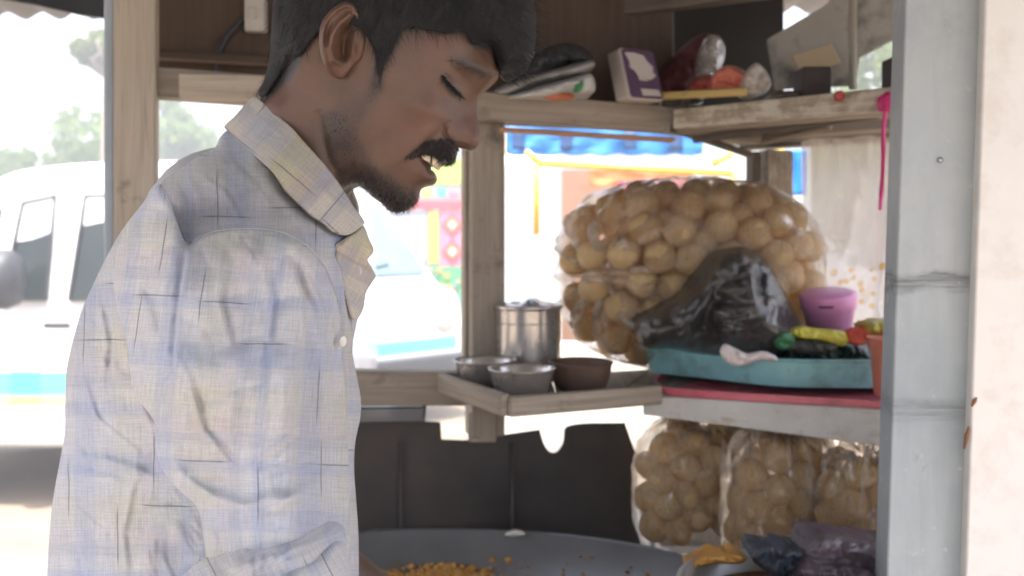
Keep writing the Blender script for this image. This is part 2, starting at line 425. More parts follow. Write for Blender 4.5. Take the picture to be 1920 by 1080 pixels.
tree(1010, 17, 330, 1.4, 'bushy green tree beyond the blue awning stall', M['leaf_a'], 8, 18)
M['pole'] = mottled('pole_grey', (.42, .43, .45), (.52, .53, .55), 8, .7)
for px, d, top, r, lab in ((112, 22, -160, .085, 'thicker grey utility pole with crossarm above the trees'), (150, 26, -120, .05, 'thin grey utility pole rising over the pale tree'), (372, 24, 40, .07, 'slim utility pole beside the collar of the shirt')):
    x = (px - 960) / F * d; h = ZC - (top - HZ) / F * d
    t = thing('utility_pole', lab, 'utility pole', (x, d, 0), 'utility poles beyond the road')
    m = MB(); m.tube([(x, d, -.2), (x, d, h)], [r, r * .7], 12); m.build('pole', M['pole'], t, True)
    m = MB(); z = h - (.75 if px < 120 else .4); m.beam((x - .55, d - .1, z), (x + .55, d - .1, z), .08, .1); m.build('crossarm', M['pole'], t)

# ---------------------------------------------------------------- vans
M['vanwhite'] = mottled('van_white', (.8, .8, .8), (.74, .75, .76), 3, .25, .02, .001, Coat__Weight=.6)
M['cyan'] = flat('cyan_stripe', (.16, .62, .74), .35); M['yellow'] = flat('yellow_paint', (.85, .68, .30), .5)
M['vglass'] = mottled('van_glass', (.012, .018, .018), (.03, .04, .038), 2, .08, .01, .001, spec=.35)
M['wglass'] = mottled('windscreen_glass', (.08, .17, .23), (.14, .24, .30), 2.4, .05, .01, .001, spec=1.0)
M['rubber'] = flat('black_rubber', (.03, .03, .032), .75); M['blackplastic'] = flat('black_plastic', (.045, .045, .05), .5)
M['steelrim'] = flat('wheel_steel', (.5, .5, .52), .4, .8); M['lamp'] = flat('lamp_glass', (.75, .75, .72), .1)
M['orange'] = flat('orange_lens', (.8, .28, .04), .2); M['redpaint'] = flat('red_paint', (.55, .05, .04), .4)
def van(x0, y0, dirx, label, group, L=3.45):
    """A small one-box van. x0: its front end, y0: its near side, dirx: +1 when it faces +X."""
    W = 1.48
    t = thing('parked_van', label, 'van', (x0 - dirx * L / 2, y0 + W / 2, 0), group)
    X = lambda u: x0 - dirx * u
    prof = [(0.02, .42), (0, .62), (.04, .88), (.12, 1.02), (.34, 1.09), (.92, 1.74), (1.15, 1.85), (1.9, 1.90), (L - .25, 1.87), (L - .05, 1.72), (L, 1.0), (L - .02, .4), (L - .15, .32), (.2, .32)]
    ol = spline(prof, .05)
    def inset(z): return .0 + .13 * sst(.95, 1.85, np.asarray(z))
    n = len(ol); V = []; Fc = []
    for side in (0, 1):
        for u, z in ol:
            i = float(inset(z)) ; V.append((X(u), y0 + i if side == 0 else y0 + W - i, z))
    for k in range(n): Fc.append((k, (k + 1) % n, n + (k + 1) % n, n + k))
    Fc += [tuple(range(n - 1, -1, -1)), tuple(range(n, 2 * n))]
    if dirx > 0: Fc = [f[::-1] for f in Fc]
    mk('body', V, Fc, M['vanwhite'], t, False, bevel=.05)
    def sidequad(us, zs, off, side=0):
        return [(X(u), (y0 + float(inset(z)) - off) if side == 0 else (y0 + W - float(inset(z)) + off), z) for u, z in zip(us, zs)]
    for side in (0, 1):
        for us, zs in (((.72, .98, 1.06, .98), (1.16, 1.62, 1.62, 1.14)), ((1.12, 1.18, 1.36, 1.36), (1.12, 1.66, 1.70, 1.12)), ((1.49, 1.53, L - .95, L - .95), (1.12, 1.70, 1.72, 1.12)), ((L - .85, L - .85, L - .25, L - .17), (1.14, 1.72, 1.66, 1.14))):
            q = sidequad(us, zs, .006, side); w = plate('window', q if side == 0 else q, .02, M['vglass'], t) if side == 0 else mk('window', q, [list(range(len(q)))], M['vglass'], t, False, solid=.006)
            fr = MB(); pts = [Vector(p) for p in q]; cc = sum(pts, Vector()) / len(pts)
            for i in range(len(pts)):
                a, b2 = pts[i], pts[(i + 1) % len(pts)]; fr.beam(a + Vector((0, -.004 if side == 0 else .004, 0)), b2 + Vector((0, -.004 if side == 0 else .004, 0)), .012, .03, (0, 1, 0))
            fr.build('window_seal', M['rubber'], w)
        for u in (1.425, L - .9):
            m = MB(); q = sidequad((u, u, u + .012, u + .012), (.42, 1.6, 1.6, .42), .002, side); m.add(q, [(0, 1, 2, 3)]); m.build('door_seam', M['rubber'], t, solid=.004)
        m = MB(); q = sidequad((.12, .12, L - .03, L - .03), (.60, .72, .72, .60), .005, side); m.add(q, [(0, 1, 2, 3)]); m.build('side_stripe', M['cyan'], t, solid=.006)
        m = MB(); q = sidequad((.12, .12, L - .03, L - .03), (.545, .585, .585, .545), .005, side); m.add(q, [(0, 1, 2, 3)]); m.build('lower_stripe', M['yellow'], t, solid=.006)
        for u in (1.50, 1.82):
            m = MB(); yy = y0 - .02 if side == 0 else y0 + W + .02; m.beam((X(u), yy, .98), (X(u - .14), yy, .98), .03, .03); m.build('door_handle', M['blackplastic'], t, bevel=.006)
        yy = y0 if side == 0 else y0 + W; sg = -1 if side == 0 else 1
        mm = MB(); mm.lathe([(0, -.045), (.075, -.04), (.1, -.01), (.1, .02), (.085, .05), (0, .055)], (X(1.22), yy + sg * .19, 1.24), 24, 1, 1.0, Matrix.Rotation(math.pi / 2, 3, 'Y') @ Matrix.Diagonal((1.6, 1.2, 1.7)))
        mir = mm.build('side_mirror', M['blackplastic'], t, True)
        m = MB(); m.tube([(X(1.2), yy + sg * .0, 1.15), (X(1.18), yy + sg * .1, 1.17), (X(1.17), yy + sg * .17, 1.2)], .018, 8); m.build('mirror_arm', M['blackplastic'], mir, True)
        for u in (.62, L - .67):
            yw = y0 + .1 if side == 0 else y0 + W - .1
            R = Matrix.Rotation(math.pi / 2, 3, 'X')
            w = MB(); w.lathe([(.16, -.08), (.24, -.085), (.27, -.06), (.275, 0), (.27, .06), (.24, .085), (.16, .08)], (X(u), yw, .275), 32, tilt=R); wh = w.build('wheel', M['rubber'], t, True)
            w = MB(); w.lathe([(0, .05), (.05, .06), (.06, .045), (.13, .04), (.16, .075), (.165, .07), (.165, -.07), (0, -.06)], (X(u), yw, .275), 28, tilt=R if side == 0 else R @ Matrix.Diagonal((1, 1, -1))); w.build('rim', M['steelrim'], wh, True)
            ar = MB(); ang = np.linspace(-.15, math.pi + .15, 18); yy2 = y0 - .004 if side == 0 else y0 + W + .004
            ar.tube([(X(u + .32 * math.cos(a)), yy2 - sg * -.004, .29 + .32 * math.sin(a)) for a in ang], .022, 8); ar.build('wheel_arch', M['vanwhite'], t, True)
    s1, s2 = .68, 1.14   # windscreen along the slope
    q = [(X(.40), y0 + .1, 1.15), (X(.90), y0 + .2, 1.70), (X(.90), y0 + W - .2, 1.70), (X(.40), y0 + W - .1, 1.15)]
    nn = Vector((dirx, 0, .95)).normalized() * .03
    mk('windscreen', [Vector(p) + nn for p in q], [(0, 1, 2, 3)], M['wglass'], t, False, solid=.008)
    m = MB(); m.beam(Vector((X(.34), y0 + .35, 1.14)), Vector((X(.44), y0 + 1.0, 1.24)), .03, .03); m.build('wiper', M['rubber'], t)
    m = MB(); m.box((min(X(-.05), X(.12)), y0 - .01, .36), (max(X(-.05), X(.12)), y0 + W + .01, .52)); m.build('bumper', M['blackplastic'], t, bevel=.03)
    m = MB(); m.box((min(X(-.004), X(.05)), y0 + .1, .545), (max(X(-.004), X(.05)), y0 + W - .1, .66)); m.build('front_stripe', M['cyan'], t, bevel=.01)
    for yy in (y0 + .22, y0 + W - .22):
        m = MB(); m.lathe([(0, -.02), (.09, -.02), (.1, 0), (.08, .03), (0, .045)], (X(.02), yy, .78), 24, 1.0, 1.3, Matrix.Rotation(dirx * math.pi / 2, 3, 'Y')); m.build('headlight', M['lamp'], t, True)
        m = MB(); m.box((min(X(.0), X(.06)), yy - .07, .62), (max(X(.0), X(.06)), yy + .07, .67)); m.build('indicator', M['orange'], t, bevel=.01)
    return t
va_ = van(-3.93, 5.0, -1, 'white van with black door mirror parked behind the wooden post', 'white vans parked behind the stall', 2.97)
vb_ = van(-2.16 + 1.725, 8.3 - .74, 1, 'white van showing its pale blue windscreen and bonnet behind the chin', 'white vans parked behind the stall')

vb_.rotation_euler = (0, 0, math.radians(-45)); vb_.location = (-2.13, 8.3, 0)
# painted lorry on the road
t = thing('painted_lorry', 'brightly painted lorry with red and yellow patterned side boards', 'lorry', (-.4, 11.2, 0))
Mc = {k: flat('lorry_' + k, c, .55) for k, c in dict(lime=(.42, .62, .05), white=(.78, .78, .74), red=(.72, .06, .09), pink=(.8, .22, .33), yellow=(.85, .62, .06), green=(.08, .42, .16), teal=(.08, .5, .48), blue=(.08, .25, .6), grey=(.4, .4, .47), orange=(.85, .32, .05)).items()}
D = 10.2
def lq(name, x0, y0, x1, y1, mat, parent, d=D, th=.03): return plate(name, [P(x0, y0, d), P(x1, y0, d), P(x1, y1, d), P(x0, y1, d)], th, mat, parent, .005)
m = MB(); a, bq = P(560, 300, D + .05), P(1010, 640, D + .05); m.box((a.x, D + .05, bq.z), (bq.x, D + 2.0, a.z)); m.build('cargo_body', Mc['white'], t, bevel=.03)
lq('top_board', 600, 296, 1000, 346, Mc['lime'], t)
for i, (x, c) in enumerate(((735, 'teal'), (765, 'pink'), (800, 'yellow'), (828, 'teal'), (850, 'pink'), (875, 'teal'), (905, 'pink'), (935, 'teal'))):
    p = P(x, 361, D - .012); m = MB(); m.lathe([(0, -.012), (.055, -.012), (.06, 0), (0, .012)], p, 14, tilt=Matrix.Rotation(math.pi / 2, 3, 'X')); m.build('painted_flower', Mc[c], t)
lq('rail', 600, 376, 1000, 392, Mc['red'], t, D - .02)
lq('side_board', 640, 396, 800, 494, Mc['grey'], t)
lq('side_board', 803, 396, 822, 494, Mc['yellow'], t)
pb = lq('side_board', 825, 396, 872, 500, Mc['pink'], t)
lq('side_board', 876, 396, 1000, 494, Mc['grey'], t)
for cx in (848,):
    for cy in (422, 472):
        for s, c, dd in ((24, 'red', .012), (15, 'orange', .024), (8, 'white', .036)):
            plate('diamond', [P(cx, cy - s, D - dd), P(cx + s * .85, cy, D - dd), P(cx, cy + s, D - dd), P(cx - s * .85, cy, D - dd)], .01, Mc[c], pb)
lq('lower_board', 640, 500, 1000, 606, Mc['green'], t)
rr = random.Random(3)
for i in range(46):
    p = P(rr.uniform(760, 875), rr.uniform(508, 600), D - .012); s = rr.uniform(.02, .045)
    m = MB(); m.lathe([(0, -.012), (s, -.012), (s * .8, .012), (0, .012)], p, 8, tilt=Matrix.Rotation(math.pi / 2, 3, 'X')); m.build('painted_dot', Mc[rr.choice(['yellow', 'pink', 'white', 'teal', 'orange', 'red', 'lime'])], t)
for x in (-2.0, -.9, .2):
    R = Matrix.Rotation(math.pi / 2, 3, 'X'); m = MB(); m.lathe([(.2, -.12), (.42, -.12), (.46, 0), (.42, .12), (.2, .12)], (x, D + .3, .46), 26, tilt=R); w = m.build('wheel', M['rubber'], t, True)
    m = MB(); m.lathe([(0, .1), (.1, .12), (.2, .05), (.2, -.1), (0, -.1)], (x, D + .3, .46), 20, tilt=R); m.build('rim', Mc['yellow'], w, True)
m = MB(); m.box((-2.6, D + .2, .5), (.6, D + 1.8, .72)); m.build('chassis', M['blackplastic'], t)

# blue awning stall across the lane
t = thing('awning_stall', 'white roadside stall with blue awning valance and yellow pipe frame', 'stall', (.35, 4.2, 0))
M['bluetarp'] = mottled('blue_tarp', (.02, .17, .5), (.03, .22, .6), 6, .45, .2, .004); M['darkblue'] = flat('dark_blue', (.02, .07, .2), .5)
M['whitesheet'] = mottled('white_sheet', (.56, .60, .60), (.48, .56, .54), 2.5, .6, .2, .01, stretch=(3, 1, .4)); M['ypipe'] = flat('yellow_pipe', (.82, .5, .05), .4)
def sheet(name, x0, y0, x1, y1, d, mat, parent, amp=.01, fr=7, nx=60, ny=20, th=.004, scallop=0):
    us = np.linspace(0, 1, nx); vs = np.linspace(0, 1, ny); U, V = np.meshgrid(us, vs)
    px = x0 + (x1 - x0) * U; py = y0 + (y1 - y0) * V + scallop * np.abs(np.sin(U * math.pi * 7)) * V
    dd = d + amp * np.sin(U * fr * 6.28 + 2 * vnoise(U * 5, V * 2 + 3)) * (.3 + .7 * V) + amp * fbm(U * 6, V * 4)
    p = PN(px, py, dd).reshape(-1, 3); gi = np.arange(nx * ny).reshape(ny, nx)
    f = np.c_[gi[:-1, :-1].ravel(), gi[:-1, 1:].ravel(), gi[1:, 1:].ravel(), gi[1:, :-1].ravel()]
    return mk(name, p, f, mat, parent, True, np.c_[U.ravel() * (x1 - x0) / F * d, V.ravel() * (y1 - y0) / F * d], solid=th)
va = sheet('valance', 948, 236, 1318, 288, 3.9, M['bluetarp'], t, .015, 5, scallop=4)
for x in (972, 1062, 1182, 1268): sheet('valance_patch', x - 12, 246, x + 12, 280, 3.872, M['darkblue'], va, .004, 1, 8, 6)
for a, bq in (((985, 284), (1012, 306)), ((1012, 306), (1375, 326)), ((1006, 306), (1006, 440)), ((1375, 326), (1375, 560)), ((1335, 308), (1372, 290))):
    m = MB(); m.tube([P(*a, 3.8), P(*bq, 3.8)], .0135, 10); m.build('frame_pipe', M['ypipe'], t, True)
sheet('front_sheet', 935, 292, 1052, 690, 4.4, M['whitesheet'], t, .03, 4, th=.006)
m = MB(); a, bq = P(1300, 250, 4.6), P(1520, 700, 4.6); m.box((a.x, 4.6, 0), (bq.x, 4.66, a.z)); m.build('side_panel', M['whitesheet'], t)
m = MB(); a, bq = P(1052, 318, 4.75), P(1300, 700, 4.75); m.box((a.x, 4.75, .2), (bq.x, 4.8, a.z)); m.build('back_board', mottled('brown_board', (.28, .15, .09), (.36, .2, .13), 5, .7, .2), t)
sheet('banner', 1105, 318, 1300, 350, 4.6, flat('orange_banner', (.8, .2, .05), .6), t, .01, 3)
sheet('banner', 1160, 340, 1290, 352, 4.55, flat('pink_banner', (.75, .1, .25), .6), t, .01, 3)
m = MB(); a, bq = P(940, 640, 4.5), P(1520, 700, 4.5); m.box((a.x, 4.3, 0), (bq.x, 4.5, a.z)); m.build('counter', flat('cream_counter', (.72, .68, .58), .6), t)
for x in (-.02, 1.35):
    m = MB(); m.tube([(x, 4.55, 0), (x, 4.55, 2.0)], .02, 10); m.build('leg', M['ypipe'], t, True)
t2 = sheet('blue_sheet', 1474, 280, 1512, 366, 2.6, flat('bright_blue', (.02, .22, .75), .5), None, .006, 1, 14, 14); tag(t2, 'bright blue plastic sheet hanging behind the corner post', 'plastic sheet')

# ---------------------------------------------------------------- the stall
M['wood'] = woodmat('stall_wood', (.29, .245, .195), (.39, .34, .285), knot=.75)
M['woodgrey'] = woodmat('grey_wood', (.27, .225, .175), (.40, .345, .28))
M['woodpale'] = woodmat('pale_wood', (.41, .355, .285), (.50, .445, .37), knot=.85)
M['woodpaint'] = woodmat('painted_wood', (.33, .27, .20), (.42, .35, .27), paint=(.62, .58, .48), wear=.50, knot=.45)
M['whitepaint'] = woodmat('white_painted_wood', (.45, .4, .33), (.5, .45, .38), paint=(.66, .66, .63), wear=.43, knot=.18)
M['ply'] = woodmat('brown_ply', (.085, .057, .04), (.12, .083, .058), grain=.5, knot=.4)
M['darkply'] = woodmat('dark_ply', (.09, .075, .06), (.15, .125, .10), grain=.6)
M['soot'] = mottled('sooty_sheet_iron', (.045, .04, .036), (.075, .065, .058), 7, .5, .4, .004, dirt=(.12, .085, .065), dirt_scale=6, dirt_amt=.5, dirt_lo=.47)
M['tin'] = mottled('roof_tin', (.26, .265, .275), (.34, .34, .345), 5, .6, .3, .003, metallic=.2, dirt=(.12, .07, .045), dirt_scale=3)  # lightened to bounce light into the stall
stall = thing('food_stall', 'wooden street food stall with posts, corner shelves and tin roof', 'food stall', (.15, 1.3, 0))
def bar(name, a, bq, w, h, mat, up=(0, 0, 1), bev=.003, parent=stall):
    m = MB(); m.beam(a, bq, w, h, up); return m.build(name, mat, parent, bevel=bev)
back = Vector((.96, .28, 0)).normalized(); inn = Vector((.28, -.96, 0))
def vpost(px0, px1, pyt, pyb, off, mat, depth=None, lean=0, name='post'):
    d = DB((px0 + px1) / 2, off); w = (px1 - px0) / F * d
    a = P((px0 + px1) / 2, pyt, d); bq = P((px0 + px1) / 2 + lean, pyb, d)
    m = MB(); m.beam(bq, a, w, depth or w, (.28, -.96, 0)); return m.build(name, mat, stall, bevel=.004)
vpost(219, 293, -330, 1650, 0, M['woodpale'], .05)
vpost(199, 217, -330, 1650, -.005, flat('blue_grey_strip', (.36, .42, .47), .5), .04, name='metal_strip')
vpost(877, 941, 232, 815, .07, M['wood'], .05)
vpost(866, 876, 232, 700, .08, M['woodpale'], .02, name='batten')
bar('beam', P(240, 153, DB(240, .02)), P(1300, 229, DB(1300, .02)), .04, .042, M['wood'])
bar('beam_end', P(336, 163, DB(336, -.012)), P(505, 166, DB(505, -.012)), .022, .036, M['woodpale'])
bar('rail', P(560, 724, DB(560, .03)), P(874, 727, DB(874, .03)), .035, .052, M['woodgrey'])
bar('metal_rail', P(640, 778, DB(640, .035)), P(792, 776, DB(792, .035)), .02, .024, flat('grey_rail', (.17, .17, .175), .45, .6))
bar('lintel_strip', P(938, 243, DB(938, .005)), P(1262, 263, DB(1262, .005)), .02, .007, woodmat('orange_wood', (.45, .24, .12), (.55, .32, .18)))
vpost(1404, 1422, 285, 900, .14, M['darkply'], .03); vpost(1423, 1478, 283, 900, .15, M['woodpaint'], .05)
# back boards over the beam
def backboard(name, x0, x1, yt0, yt1, yb0, yb1, off, mat, th=.012):
    return plate(name, [P(x0, yt0, DB(x0, off)), P(x1, yt1, DB(x1, off)), P(x1, yb1, DB(x1, off)), P(x0, yb0, DB(x0, off))], th, mat, stall, .002)
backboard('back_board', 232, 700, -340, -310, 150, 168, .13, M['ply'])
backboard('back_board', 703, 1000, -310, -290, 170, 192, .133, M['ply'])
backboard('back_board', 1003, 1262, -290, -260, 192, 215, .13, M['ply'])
backboard('back_board', 1265, 1470, -260, -230, 215, 240, .30, mottled('dark_void_board', (.016, .014, .012), (.026, .023, .02), 6, .8))  # near-black board: the corner's deep shade put into the colour
bar('ledge', P(294, 104, DB(294, .10)), P(512, 116, DB(512, .10)), .03, .012, M['ply'])
# right-hand upper shelf
sa, sb = P(1268, 224, 1.475), P(1700, 184, 1.22)
bar('shelf_edge', sa, sb, .02, .032, M['woodpaint'])
zt = (sa.z + sb.z) / 2 - .006
corner, wallr = Vector((.47, 1.80, zt)), Vector((.86, 1.52, zt))
A, B_ = Vector((sa.x, sa.y + .012, zt)), Vector((sb.x, sb.y + .012, zt))
prv = None
for i in range(6):                       # planks of the shelf, seen from below
    u0, u1 = i / 6 + .006, (i + 1) / 6 - .012 + random.uniform(-.01, .008)
    p = [A.lerp(corner, u0), B_.lerp(wallr, u0), B_.lerp(wallr, u1), A.lerp(corner, u1)]
    dz = random.uniform(-.004, .006)
    m = MB(); m.box8([q + Vector((0, 0, dz - .011)) for q in p] + [q + Vector((0, 0, dz + .001)) for q in p]); m.build('plank', M['darkply'] if i % 3 else M['woodgrey'], stall, bevel=.002)
for a, bq, w in ((P(1240, 240, 1.49), P(1420, 262, 1.62), .018), (P(1300, 262, 1.5), P(1650, 214, 1.3), .012), (P(1430, 262, 1.55), P(1560, 232, 1.40), .02), (P(1258, 240, 1.49), P(1412, 292, 1.62), .012)):
    bar('brace', a, bq, w, .01, M['woodgrey'] if w > .015 else M['darkply'], (0, -1, .3))
# shelf board along the back wall
p = [P(905, 205, DB(905, .02)), P(1300, 229, DB(1300, .02)), P(1300, 229, DB(1300, .13)), P(905, 205, DB(905, .13))]
m = MB(); m.box8([Vector((q.x, q.y, .198 + ZC - .004)) for q in p] + [Vector((q.x, q.y, .198 + ZC + .006)) for q in p]); m.build('shelf_board', M['ply'], stall, bevel=.002)
# lower shelf: corner tray and the white fronted board
ZS = ZC - .206
c0, c1, c2 = P(815, 697, 1.42), P(945, 742, 1.205), P(1238, 722, 1.30)
for q in (c0, c1, c2): q.z = ZS
m = MB(); lo = .022
back1 = Vector((.42, 1.66, ZS)); back0 = Vector((-.1, 1.5, ZS))
def planks(name, a, b1, c, d, n, mat, th=.012, gap=.004):
    for i in range(n):
        u0, u1 = i / n + gap, (i + 1) / n - gap
        p = [a.lerp(d, u0), b1.lerp(c, u0), b1.lerp(c, u1), a.lerp(d, u1)]; dz = random.uniform(-.0015, .0015)
        m = MB(); m.box8([q + Vector((0, 0, dz - th)) for q in p] + [q + Vector((0, 0, dz)) for q in p]); m.build(name, mat, stall, bevel=.0015)
zs2 = Vector((0, 0, -.018))
bar('tray_edge', c0 + Vector((0, 0, -.014)), c1 + Vector((.002, .002, -.014)), .014, .03, M['woodgrey'])
bar('tray_edge', c1 + Vector((.006, .0, -.0155)), c2 + Vector((0, 0, -.0155)), .014, .027, M['woodgrey'])
planks('plank', c0 + zs2 + Vector((.01, .01, 0)), c1 + zs2 + Vector((.004, .012, 0)), c2 + zs2 + Vector((0, .01, 0)), back1 + zs2, 3, M['woodgrey'])
w0, w1 = P(1200, 757, 1.335), P(1690, 806, 1.19)
m = MB()
A0, A1, B0, B1 = P(1205, 742, 1.33), P(1205, 778, 1.33), P(1695, 772, 1.19), P(1695, 843, 1.19)
dn = Vector((.012, .018, 0))
m.box8([A1, B1, B1 + dn, A1 + dn, A0, B0, B0 + dn, A0 + dn]); m.build('shelf_edge', M['whitepaint'], stall, bevel=.002)
rb = Vector((.95, 1.5, B0.z))
planks('plank', Vector((A0.x, A0.y + .022, A0.z - .004)), Vector((B0.x, B0.y + .022, B0.z - .004)), Vector((.9, 1.42, B0.z - .004)), Vector((.45, 1.72, A0.z - .004)), 4, M['darkply'])
bar('shelf_leg', P(905, 768, 1.47), P(905, 824, 1.47), .05, .045, M['woodgrey'], (1, 0, 0))
# sooty sheet at the back with its torn upper edge
ol = [(560, 800), (664, 795), (789, 789), (789, 757), (828, 755), (833, 788), (828, 824), (872, 826), (1012, 806), (1022, 838), (1038, 850), (1054, 840), (1062, 800), (1172, 793), (1192, 850), (1200, 960), (1206, 1200), (560, 1200)]
ol = [(560, 800), (664, 795), (782, 790), (826, 792), (828, 824), (872, 826), (1012, 806), (1020, 832), (1032, 848), (1044, 848), (1056, 832), (1064, 800), (1172, 793), (1192, 850), (1200, 960), (1206, 1200), (560, 1200)]
plate('splash_sheet', [P(x, y, DB(x, .095)) for x, y in np.r_[ol[:6], spline(ol[6:13], 7, False), ol[13:]]], .004, M['soot'], stall)
plate('splash_sheet', [P(x, y, DB(x, .09)) for x, y in [(640, 788), (784, 786), (786, 760), (800, 756), (796, 800), (640, 806)]], .003, M['soot'], stall)
for x in (752, 960):
    m = MB(); m.tube([P(x, 830, DB(x, .09)), P(x, 1200, DB(x, .09))], .003, 6); m.build('sheet_seam', M['soot'], stall, True)
backboard('lower_board', 1190, 1760, 925, 925, 1250, 1250, .30, M['darkply'])  # added board, blocks the bright outdoors behind the bags
# counter that carries pan and bags
ZK = P(1400, 1046, 1.30).z
m = MB(); p = [P(1190, 1046, 1.20), P(1850, 1046, 1.10), P(1850, 1046, 1.5), P(1190, 1046, 1.52)]
ZK = ZC - .464 - .075
# posts nearer to the camera
def slab(name, pa, pb, d, depth, mat, parent=stall, x0=None, bev=.003):
    """upright member from its top and bottom left/right pixel pairs"""
    (x0, x1, yt), (x2, x3, yb) = pa, pb
    A, B2, C2, D2 = P(x2, yb, d), P(x3, yb, d), P(x1, yt, d), P(x0, yt, d); q = Vector((0, depth, 0)) + Vector((depth * .2, 0, 0))
    m = MB(); m.box8([A, B2, B2 + q, A + q, D2, C2, C2 + q, D2 + q]); return m.build(name, mat, parent, bevel=bev)
g = G('weathered_grey_paint'); v = g.tc('Object'); uvv = g.tc('UV')
c = g.mix(g.mr(g.noise(v, 9, 6, .65), .35, .65), (.40, .455, .48), (.48, .52, .53))
c = g.mix(g.mr(g.noise(v, 2.6, 5, .6), .48, .66, 0, .45), c, (.34, .40, .44))
c = g.mix(g.mr(g.noise(g.scale(v, (14, 14, 1.6)), 3, 5, .7), .5, .74, 0, .28), c, (.24, .26, .27))
sx = g.n('ShaderNodeSeparateXYZ'); g.put(sx.inputs[0], v); z = sx.outputs[2]
wob = g.ma('MULTIPLY', g.ma('SUBTRACT', g.noise(v, 16, 4, .6), .5), .03)
zz = g.ma('ADD', z, wob)
for z0, wd, amt in ((P(0, 532, .95).z, .013, .95), (P(0, 770, .95).z, .016, .75), (P(0, 520, .95).z, .002, .8)):
    c = g.mix(g.ma('MULTIPLY', g.mr(g.ma('ABSOLUTE', g.ma('SUBTRACT', zz, z0)), wd * .35, wd, 1, 0), g.mr(g.noise(g.scale(v, (3, 3, 60)), 4, 5, .7), .35, .6, .1, amt)), c, (.17, .18, .19))
c = g.mix(g.mr(g.noise(v, 60, 3, .5), .66, .72, 0, .8), c, (.66, .66, .64)); c = g.mix(g.mr(g.noise(v, 5, 7, .75), .52, .66, 0, .5), c, (.30, .35, .38)); c = g.mix(g.mr(g.noise(v, 34, 6, .75), .64, .70, 0, .6), c, (.22, .19, .16))
M['greypaint'] = g.done(g.bsdf(Base__Color=c, Roughness=.55, Normal=g.bump(g.noise(v, 45, 5, .65), .25, .002)))
slab('front_post', (1706, 1853, -250), (1655, 1800, 1300), .95, .06, M['greypaint'])
M['cream'] = mottled('cream_paint', (.85, .835, .80), (.80, .78, .745), 7, .5, .15, .002, dirt=(.42, .25, .13), dirt_scale=26, dirt_amt=.16)
slab('side_panel', (1856, 2300, -250), (1803, 2300, 1300), .93, .03, M['cream'])
for (x, y, l) in ((1812, 826, 26), (1826, 756, 10)):
    m = MB(); m.tube([P(x + 5, y - l, .928), P(x + 1, y - l * .4, .926), P(x - 4, y + l * .6, .928)], [.001, .0022, .001], 6); m.build('rust_streak', flat('rust', (.28, .12, .05), .8), stall, True)
for y in (300,):
    m = MB(); m.lathe([(0, .0), (.0032, .0), (.0026, .0018), (0, .002)], P(1772 - y * .03, y, .949), 14, tilt=Matrix.Rotation(math.pi / 2, 3, 'X')); m.build('nail_head', M['steelrim'], stall, True)
# corrugated tin roof in separate sheets
def roof(x0, x1, y0, y1, z0, z1, side=0.0):
    nx = int((x1 - x0) / .012); xs = np.linspace(x0, x1, nx); ys = np.linspace(y0, y1, 14); X, Y = np.meshgrid(xs, ys)
    Z = z0 + (z1 - z0) * (Y - y0) / (y1 - y0) + .009 * np.sin(X / .076 * 6.283) + side * X
    gi = np.arange(X.size).reshape(X.shape)
    mk('roof_sheet', np.c_[X.ravel(), Y.ravel(), Z.ravel()], np.c_[gi[:-1, :-1].ravel(), gi[:-1, 1:].ravel(), gi[1:, 1:].ravel(), gi[1:, :-1].ravel()], M['tin'], stall, True, solid=.0015)
RZ0, RZ1 = ZC + .62, ZC + .50
for i, (a, bq) in enumerate(((-1.5, -.70), (-.74, .06), (.02, .62), (.58, 1.15))): roof(a, bq, -.95, 2.02, RZ0 + i * .004, RZ1 + i * .004)  # unseen reach past the camera added to cut front light on the man
plate('added_eave_cover', [P(-260, -84, 1.62), P(205, -84, 1.62), P(205, 34, 1.62), P(150, 27, 1.62), P(62, 7, 1.62), P(-260, -46, 1.62)], .015, flat('added_dark_cover', (.035, .04, .05), .7), stall)  # added dark board covering the visible edge of the lightened roof
for y, dz in ((.45, 0), (1.25, 0)):
    zz = RZ0 + (RZ1 - RZ0) * (y + .95) / 2.97 - .035; bar('rafter', (-1.48, y, zz), (1.15, y, zz), .04, .045, M['darkply'])
bar('rafter', P(1180, 12, 1.5), P(1560, -40, 1.25), .03, .03, M['darkply'])
for px in (255,): pass
# stained board hung in the upper corner, strap, small blocks
M['stained'] = mottled('stained_board', (.48, .46, .41), (.56, .54, .49), 9, .8, .2, .003, dirt=(.06, .056, .05), dirt_scale=8, dirt_amt=.95, dirt_lo=.46)
hb = plate('hanging_board', [P(1437, 74, 1.56), P(1545, 10, 1.53), P(1660, -90, 1.5), P(1900, -120, 1.42), P(1900, -45, 1.42), P(1612, 108, 1.5), P(1604, 160, 1.52), P(1452, 168, 1.56)], .006, M['stained'], None, .002)
tag(hb, 'grey stained board hanging aslant in the upper corner of the stall', 'board')
sheet('strap', 1592, -60, 1606, 168, 1.47, flat('webbing', (.42, .39, .32), .8), stall, .003, 1, 5, 30, .002)
M['rafterw'] = M['darkply']
bar('rafter', P(1596, 58, 1.60), P(1900, -95, 1.5), .02, .03, M['woodgrey'])

hz = MB(); hz.box((-290, -290, -1.6), (290, 290, 17.5)); hz = hz.build('haze', None, None, base=(0, 0, -1.6)); hz['kind'] = 'stuff'
hm = bpy.data.materials.new('haze'); hm.use_nodes = True; hm.node_tree.nodes.clear()
ho = hm.node_tree.nodes.new('ShaderNodeOutputMaterial'); hp_ = hm.node_tree.nodes.new('ShaderNodeVolumePrincipled')
hp_.inputs['Color'].default_value = (.95, .97, 1, 1); hp_.inputs['Density'].default_value = .045; hp_.inputs['Anisotropy'].default_value = .2
hm.node_tree.links.new(hp_.outputs[0], ho.inputs['Volume']); hz.data.materials.append(hm)
